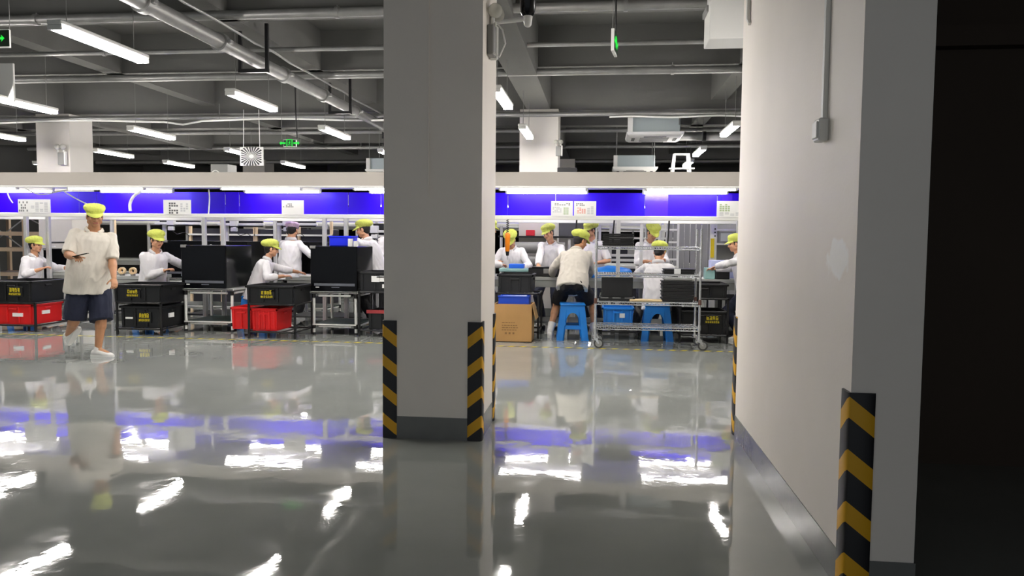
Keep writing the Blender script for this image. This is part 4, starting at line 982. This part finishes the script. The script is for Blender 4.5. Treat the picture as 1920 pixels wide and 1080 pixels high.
    if brim:
        m = MB(); N = 14; ts = [-1.15+2.3*i/N for i in range(N+1)]
        inner = [q(.084*math.sin(a), -.01+.103*math.cos(a), .045) for a in ts]; L = .06*brim
        outer = [q(.094*math.sin(a), -.01+(.103+L*max(0, math.cos(a*1.25)))*math.cos(a)*1.0, .045-.03*max(0, math.cos(a*1.2))-.006*(a*a)) for a in ts]
        k = m.bm; A = [k.verts.new(p) for p in inner]; Bv = [k.verts.new(p) for p in outer]; A2 = [k.verts.new(p+hz*.007) for p in inner]; B2 = [k.verts.new(p+hz*.007) for p in outer]
        for i in range(N):
            k.faces.new((A[i], A[i+1], Bv[i+1], Bv[i])); k.faces.new((A2[i], B2[i], B2[i+1], A2[i+1])); k.faces.new((Bv[i], Bv[i+1], B2[i+1], B2[i])); k.faces.new((A[i], A2[i], A2[i+1], A[i+1]))
        k.faces.new((A[0], Bv[0], B2[0], A2[0])); k.faces.new((A[N], A2[N], B2[N], Bv[N])); m.build('visor', cap, c, 60)
    if glasses:
        m = MB()
        for e in (-1, 1):
            m.tube([q(e*.034+.024*math.cos(a*.5236), .1, .004+.018*math.sin(a*.5236)) for a in range(12)], .0025, None, 6, True); m.tube([q(e*.058, .1, .008), q(e*.082, .0, .01)], .0025, None, 6)
        m.tube([q(-.01, .1, .006), q(.01, .1, .006)], .0025); m.build('glasses', BRACK, root)
    # upper garment
    m = MB(); g = .022
    tt = [(-.16-hem, .182, .134), (-.1, .178, .13), (.0, .172, .122), (.1, .162, .116), (.2, .158, .113), (.33, .168, .117), (.42, .166, .106), (.47, .14, .086), (.505, .085, .062)]
    m.loft([ring(t, a, b, g*(1.25 if t < .25 else 1)) for t, a, b in tt], None, 24)
    m.capsule(shL, shR, .064*s, .064*s)
    for sgn, sh, el, wr, kn in arms:
        fa = fat**.5
        if sleeve == 'short':
            e2 = sh.lerp(el, .93); x_, y_ = perp(e2-sh); m.capsule(sh, sh.lerp(el, .3), .066*s*fa, .064*s*fa)
            m.loft([(sh, x_*.064*s*fa, y_*.064*s*fa), (sh.lerp(el, .5), x_*.064*s*fa, y_*.064*s*fa), (e2, x_*.062*s*fa, y_*.062*s*fa)], None, 16)
        else:
            m.capsule(sh, el, .066*s*fa, .055*s*fa); f = .62 if sleeve == 'rolled' else .97; e2 = el.lerp(wr, f); x_, y_ = perp(wr-el)
            m.loft([(el, x_*.055*s*fa, y_*.055*s*fa), (el.lerp(wr, .3), x_*.056*s*fa, y_*.056*s*fa), (el.lerp(wr, f*.8), x_*.048*s*fa, y_*.048*s*fa), (e2, x_*.045*s*fa, y_*.045*s*fa)], None, 16)
    remesh(m, 'shirt', [shirt], root, vox, 3, (.011*s, 9), seed=seed)
    # collar: an open standing band with two points
    m = MB(); N = 20; k = m.bm; rows = []
    for zz, f in ((.035, 1.12), (.075, 1.0), (.085, 1.08), (.05, 1.3)):
        rows.append([k.verts.new(S+U*(zz+.012-.05*max(0, math.cos(a))**2)*s+(cx*math.sin(a)*.073+cy*(math.cos(a)*.07+.008))*f*s*fat**.4) for a in [rad(28)+rad(304)*i/N for i in range(N+1)]])
    for a, b in zip(rows, rows[1:]):
        for i in range(N): k.faces.new((a[i], a[i+1], b[i+1], b[i]))
    o = m.build('collar', shirt, root, 60); sd = o.modifiers.new('t', 'SOLIDIFY'); sd.thickness = .006
    # lower garment
    m = MB(); g2 = .012
    m.loft([ring(t, a, b, g2) for t, a, b in ((-.13, .145, .1), (-.06, .162, .112), (.0, .158, .11))], None, 20); ends = .8 if cover == 'shorts' else (1.02 if cover == 'long shorts' else 9)
    for sgn, hip, kn, an, fd, fu in legs:
        m.ball(P+px*sgn*.075*s*fat-py*.045*s-U*.07*s, .09*s*fat**.7); x_, y_ = perp(kn-hip)
        if ends < 9:
            e2 = hip.lerp(kn, ends) if ends <= 1 else kn.lerp(an, .2)
            m.capsule(hip, hip.lerp(kn, .25), .098*s*fat, .096*s*fat)
            m.loft([(hip, x_*.096*s*fat, y_*.098*s*fat), (hip.lerp(kn, .5), x_*.094*s*fat, y_*.096*s*fat), (e2, x_*.092*s*fat, y_*.094*s*fat)], None, 18)
        else:
            m.capsule(hip, kn, .098*s*fat, .074*s*fat); x_, y_ = perp(an-kn)
            m.loft([(kn, x_*.072*s, y_*.072*s), (kn.lerp(an, .5), x_*.066*s, y_*.068*s), (an-V((0, 0, .01)), x_*.06*s, y_*.062*s)], None, 16)
    remesh(m, 'shorts' if ends < 9 else 'trousers', [bottom], root, vox, 3, (.008*s, 10), seed=seed+3)
    # shoes
    for sgn, hip, kn, an, fd, fu in legs:
        sx = fd.cross(fu).normalized(); g0 = an-fu*.085*s; o_ = lambda a, z: g0+fd*a*s+fu*z*s
        m = MB(); m.loft([(o_(-.085, .03), sx*.016*s, fu*.016*s), (o_(-.07, .042), sx*.034*s, fu*.036*s), (o_(-.02, .05), sx*.04*s, fu*.046*s), (o_(.04, .046), sx*.044*s, fu*.04*s), (o_(.1, .034), sx*.049*s, fu*.028*s), (o_(.15, .028), sx*.044*s, fu*.022*s), (o_(.185, .024), sx*.02*s, fu*.014*s)], None, 18)
        m.capsule(o_(-.012, .06), o_(-.004, .098), .043*s, .041*s)
        sh_ = remesh(m, 'shoe', [SHOE], root, vox*.9, 2)
        m = MB(); pts = [(-.092, 0), (-.08, .028), (-.02, .038), (.05, .044), (.11, .05), (.16, .042), (.192, .018), (.192, -.018), (.16, -.042), (.11, -.05), (.05, -.044), (-.02, -.038), (-.08, -.028)]
        m.prism([o_(a, 0)+sx*b*s for a, b in pts], fu*.024*s, WHP); m.build('sole', WHP, sh_)
        m = MB()
        for a in (.03, .05, .07): m.capsule(o_(a, .083-.3*(a-.03))-sx*.022*s, o_(a, .083-.3*(a-.03))+sx*.022*s, .004*s, None, GREYP, 8, 2)
        m.build('laces', GREYP, sh_)
        if socks: m = MB(); x_, y_ = perp(kn-an); m.loft([(an-fu*.01, x_*.044*s, y_*.044*s), (an.lerp(kn, .18), x_*.05*s, y_*.05*s), (an.lerp(kn, .3), x_*.056*s, y_*.056*s)], None, 16); m.build('sock', SHOE, root)
    M = Matrix.Translation((loc[0], loc[1], 0)) @ Rw
    return root, [(M @ a[3], M @ a[4]) for a in arms], M @ C
# the walking man with the phone
pw, arms, _c = person('walking man in cream shirt, navy shorts and lime cap looking at a phone', (-5.66, 8.13), -122, 1.7, CAPY, NAVY, CREAM, SKIND, pelvis=.9, lean=5, side=-5, twist=-26, hy=8, hp=15,
    HR=(-5.54, 7.73, 1.12), pr=(.5, -.8, -1), HL=(-5.28, 8.0, .86), pl=(-.3, -1, 0), hrd=None, FL=(-5.55, 8.09, 0), FR=(-6.0, 8.22, .13), heel=(-52, 0), fat=1.32, s=.96, sleeve='short', hem=.03, cover='long shorts', vox=.007, capmode='flat', footdir=26, brim=.9, seed=2, curl=30)
h = arms[0][1]
t = thing('phone', 'dark phone held in the hand of the walking man', 'phone', tuple(h+V((.045, -.01, .028))), 20)
MB().box((-.075, -.036, -.005), (.075, .036, .005), BLKG, .004, Matrix.Rotation(rad(-14), 3, 'Y')).build('case', BLKG, t)
# left bay
person('seated worker in white coat and lime cap at the left frame edge, facing right', (-8.78, 11.15), -88, 1.35, CAPY, NAVY, COAT, pelvis=.55, lean=12, hy=0, hp=4, HR=(-8.42, 10.98, .83), HL=(-8.3, 11.45, .83), sleeve='rolled', s=.93, seed=3, hem=-.05)
person('seated worker in white coat and lime cap reaching for a red part', (-6.72, 11.1), -120, 1.44, CAPY, BLKC, COAT, pelvis=.58, lean=12, hy=-2, hp=10, HR=(-6.42, 10.93, .83), HL=(-6.2, 11.3, .95), sleeve='long', s=1.03, seed=4, hem=-.05)
person('worker in white shirt and lime cap leaning on the bench, seen from behind, looking right', (-5.02, 10.95), -62, 1.33, CAPY, GREYC, COAT, pelvis=.55, lean=20, hy=-4, hp=10, HR=(-4.55, 10.85, .78), HL=(-4.5, 11.45, .8), sleeve='rolled', s=.94, seed=5, hem=.0)
person('standing worker with pink cap and white coat seen from behind', (-5.1, 12.45), -12, 1.66, CAPP, BLKC, COAT, pelvis=.79, lean=4, hy=6, hp=8, HR=(-4.75, 12.65, 1.1), sleeve='rolled', s=.97, seed=6, capmode='flat', brim=0, hem=.0)
person('worker with pale pink cap half hidden behind the other pink-capped worker', (-5.38, 12.95), -60, 1.66, CAPP, BLKC, COAT, pelvis=.79, lean=6, hy=0, hp=10, s=.96, seed=7, capmode='flat', brim=0)
person('worker in white coat and lime cap leaning left over the blue bin beside the pillar', (-3.32, 11.45), 92, 1.62, CAPY, BLKC, COAT, pelvis=.82, lean=18, hy=0, hp=14, HL=(-3.6, 11.2, 1.32), HR=(-3.6, 11.6, 1.3), s=.98, seed=8, brim=1.2)
person('worker in white coat and lime cap turned away, close to the pillar edge', (-3.42, 12.35), -25, 1.68, CAPY, BLKC, COAT, pelvis=.86, lean=6, hy=10, hp=6, s=.97, seed=9, fat=1.05)
# right bay
person('worker in white coat and grey trousers cut by the right edge of the pillar', (-1.69, 11.0), -62, 1.6, CAPY, GREYC, COAT, pelvis=.84, lean=8, hp=10, HR=(-1.42, 11.1, .98), s=.94, seed=10)
person('worker with bowed head behind the orange screwdriver', (-1.42, 12.62), 178, 1.5, CAPY, NAVY, COAT, pelvis=.74, lean=20, hp=42, HR=(-1.62, 12.2, .98), HL=(-1.2, 12.15, .92), s=.96, seed=11)
person('worker in white coat and lime cap looking down to the left over the black case', (-.82, 12.75), 168, 1.58, CAPY, NAVY, COAT, pelvis=.8, lean=12, side=-5, hy=-22, hp=18, ht=10, HR=(-.98, 12.25, .93), HL=(-.6, 12.1, .95), s=.96, seed=12)
person('worker bending over the bench in white shirt and black shorts beside the blue stool', (-.38, 10.68), -6, 1.43, CAPY, BLKC, CREAM, SKIND, pelvis=.765, lean=37, hy=-50, hp=22, HR=(-.18, 11.35, .84), HL=(-.7, 11.35, .84), FR=(-.07, 10.72, 0), FL=(-.68, 10.72, 0), sleeve='long', cover='shorts', socks=True, s=1.0, fat=1.08, hem=-.045, seed=13, vox=.0078)
person('standing worker with glasses and lime cap in a short-sleeved white coat', (-.11, 12.85), 150, 1.66, CAPY, NAVY, COAT, pelvis=.82, lean=6, hy=-20, hp=14, HR=(-.42, 12.5, .95), HL=(-.06, 12.5, .98), sleeve='short', glasses=True, s=.98, seed=14)
person('standing worker in white coat with lowered head behind the wire trolley', (.74, 12.72), 190, 1.63, CAPY, NAVY, COAT, pelvis=.82, lean=14, hy=14, hp=34, HR=(.72, 12.28, 1.02), HL=(.95, 12.3, 1.05), sleeve='rolled', s=.99, seed=15)
person('worker on a blue stool behind the wire trolley, seen from behind', (.76, 10.75), -8, 1.32, CAPY, GREYC, COAT, pelvis=.55, lean=11, hy=-12, hp=22, HR=(1.05, 11.3, .85), HL=(.5, 11.35, .85), s=.95, seed=16, fat=1.02, hem=.0, FR=(1.06, 10.98, 0), FL=(.45, 11.0, 0))
person('worker with lime cap facing left at the edge of the white passage wall', (1.98, 10.95), 84, 1.36, CAPY, NAVY, COAT, pelvis=.7, lean=14, hy=4, hp=10, HR=(1.62, 11.4, .95), HL=(1.56, 10.85, 1.0), pl=(-.6, -.6, .2), s=.9, seed=17, hem=.12, FR=(2.0, 11.1, 0), FL=(1.9, 10.85, 0))
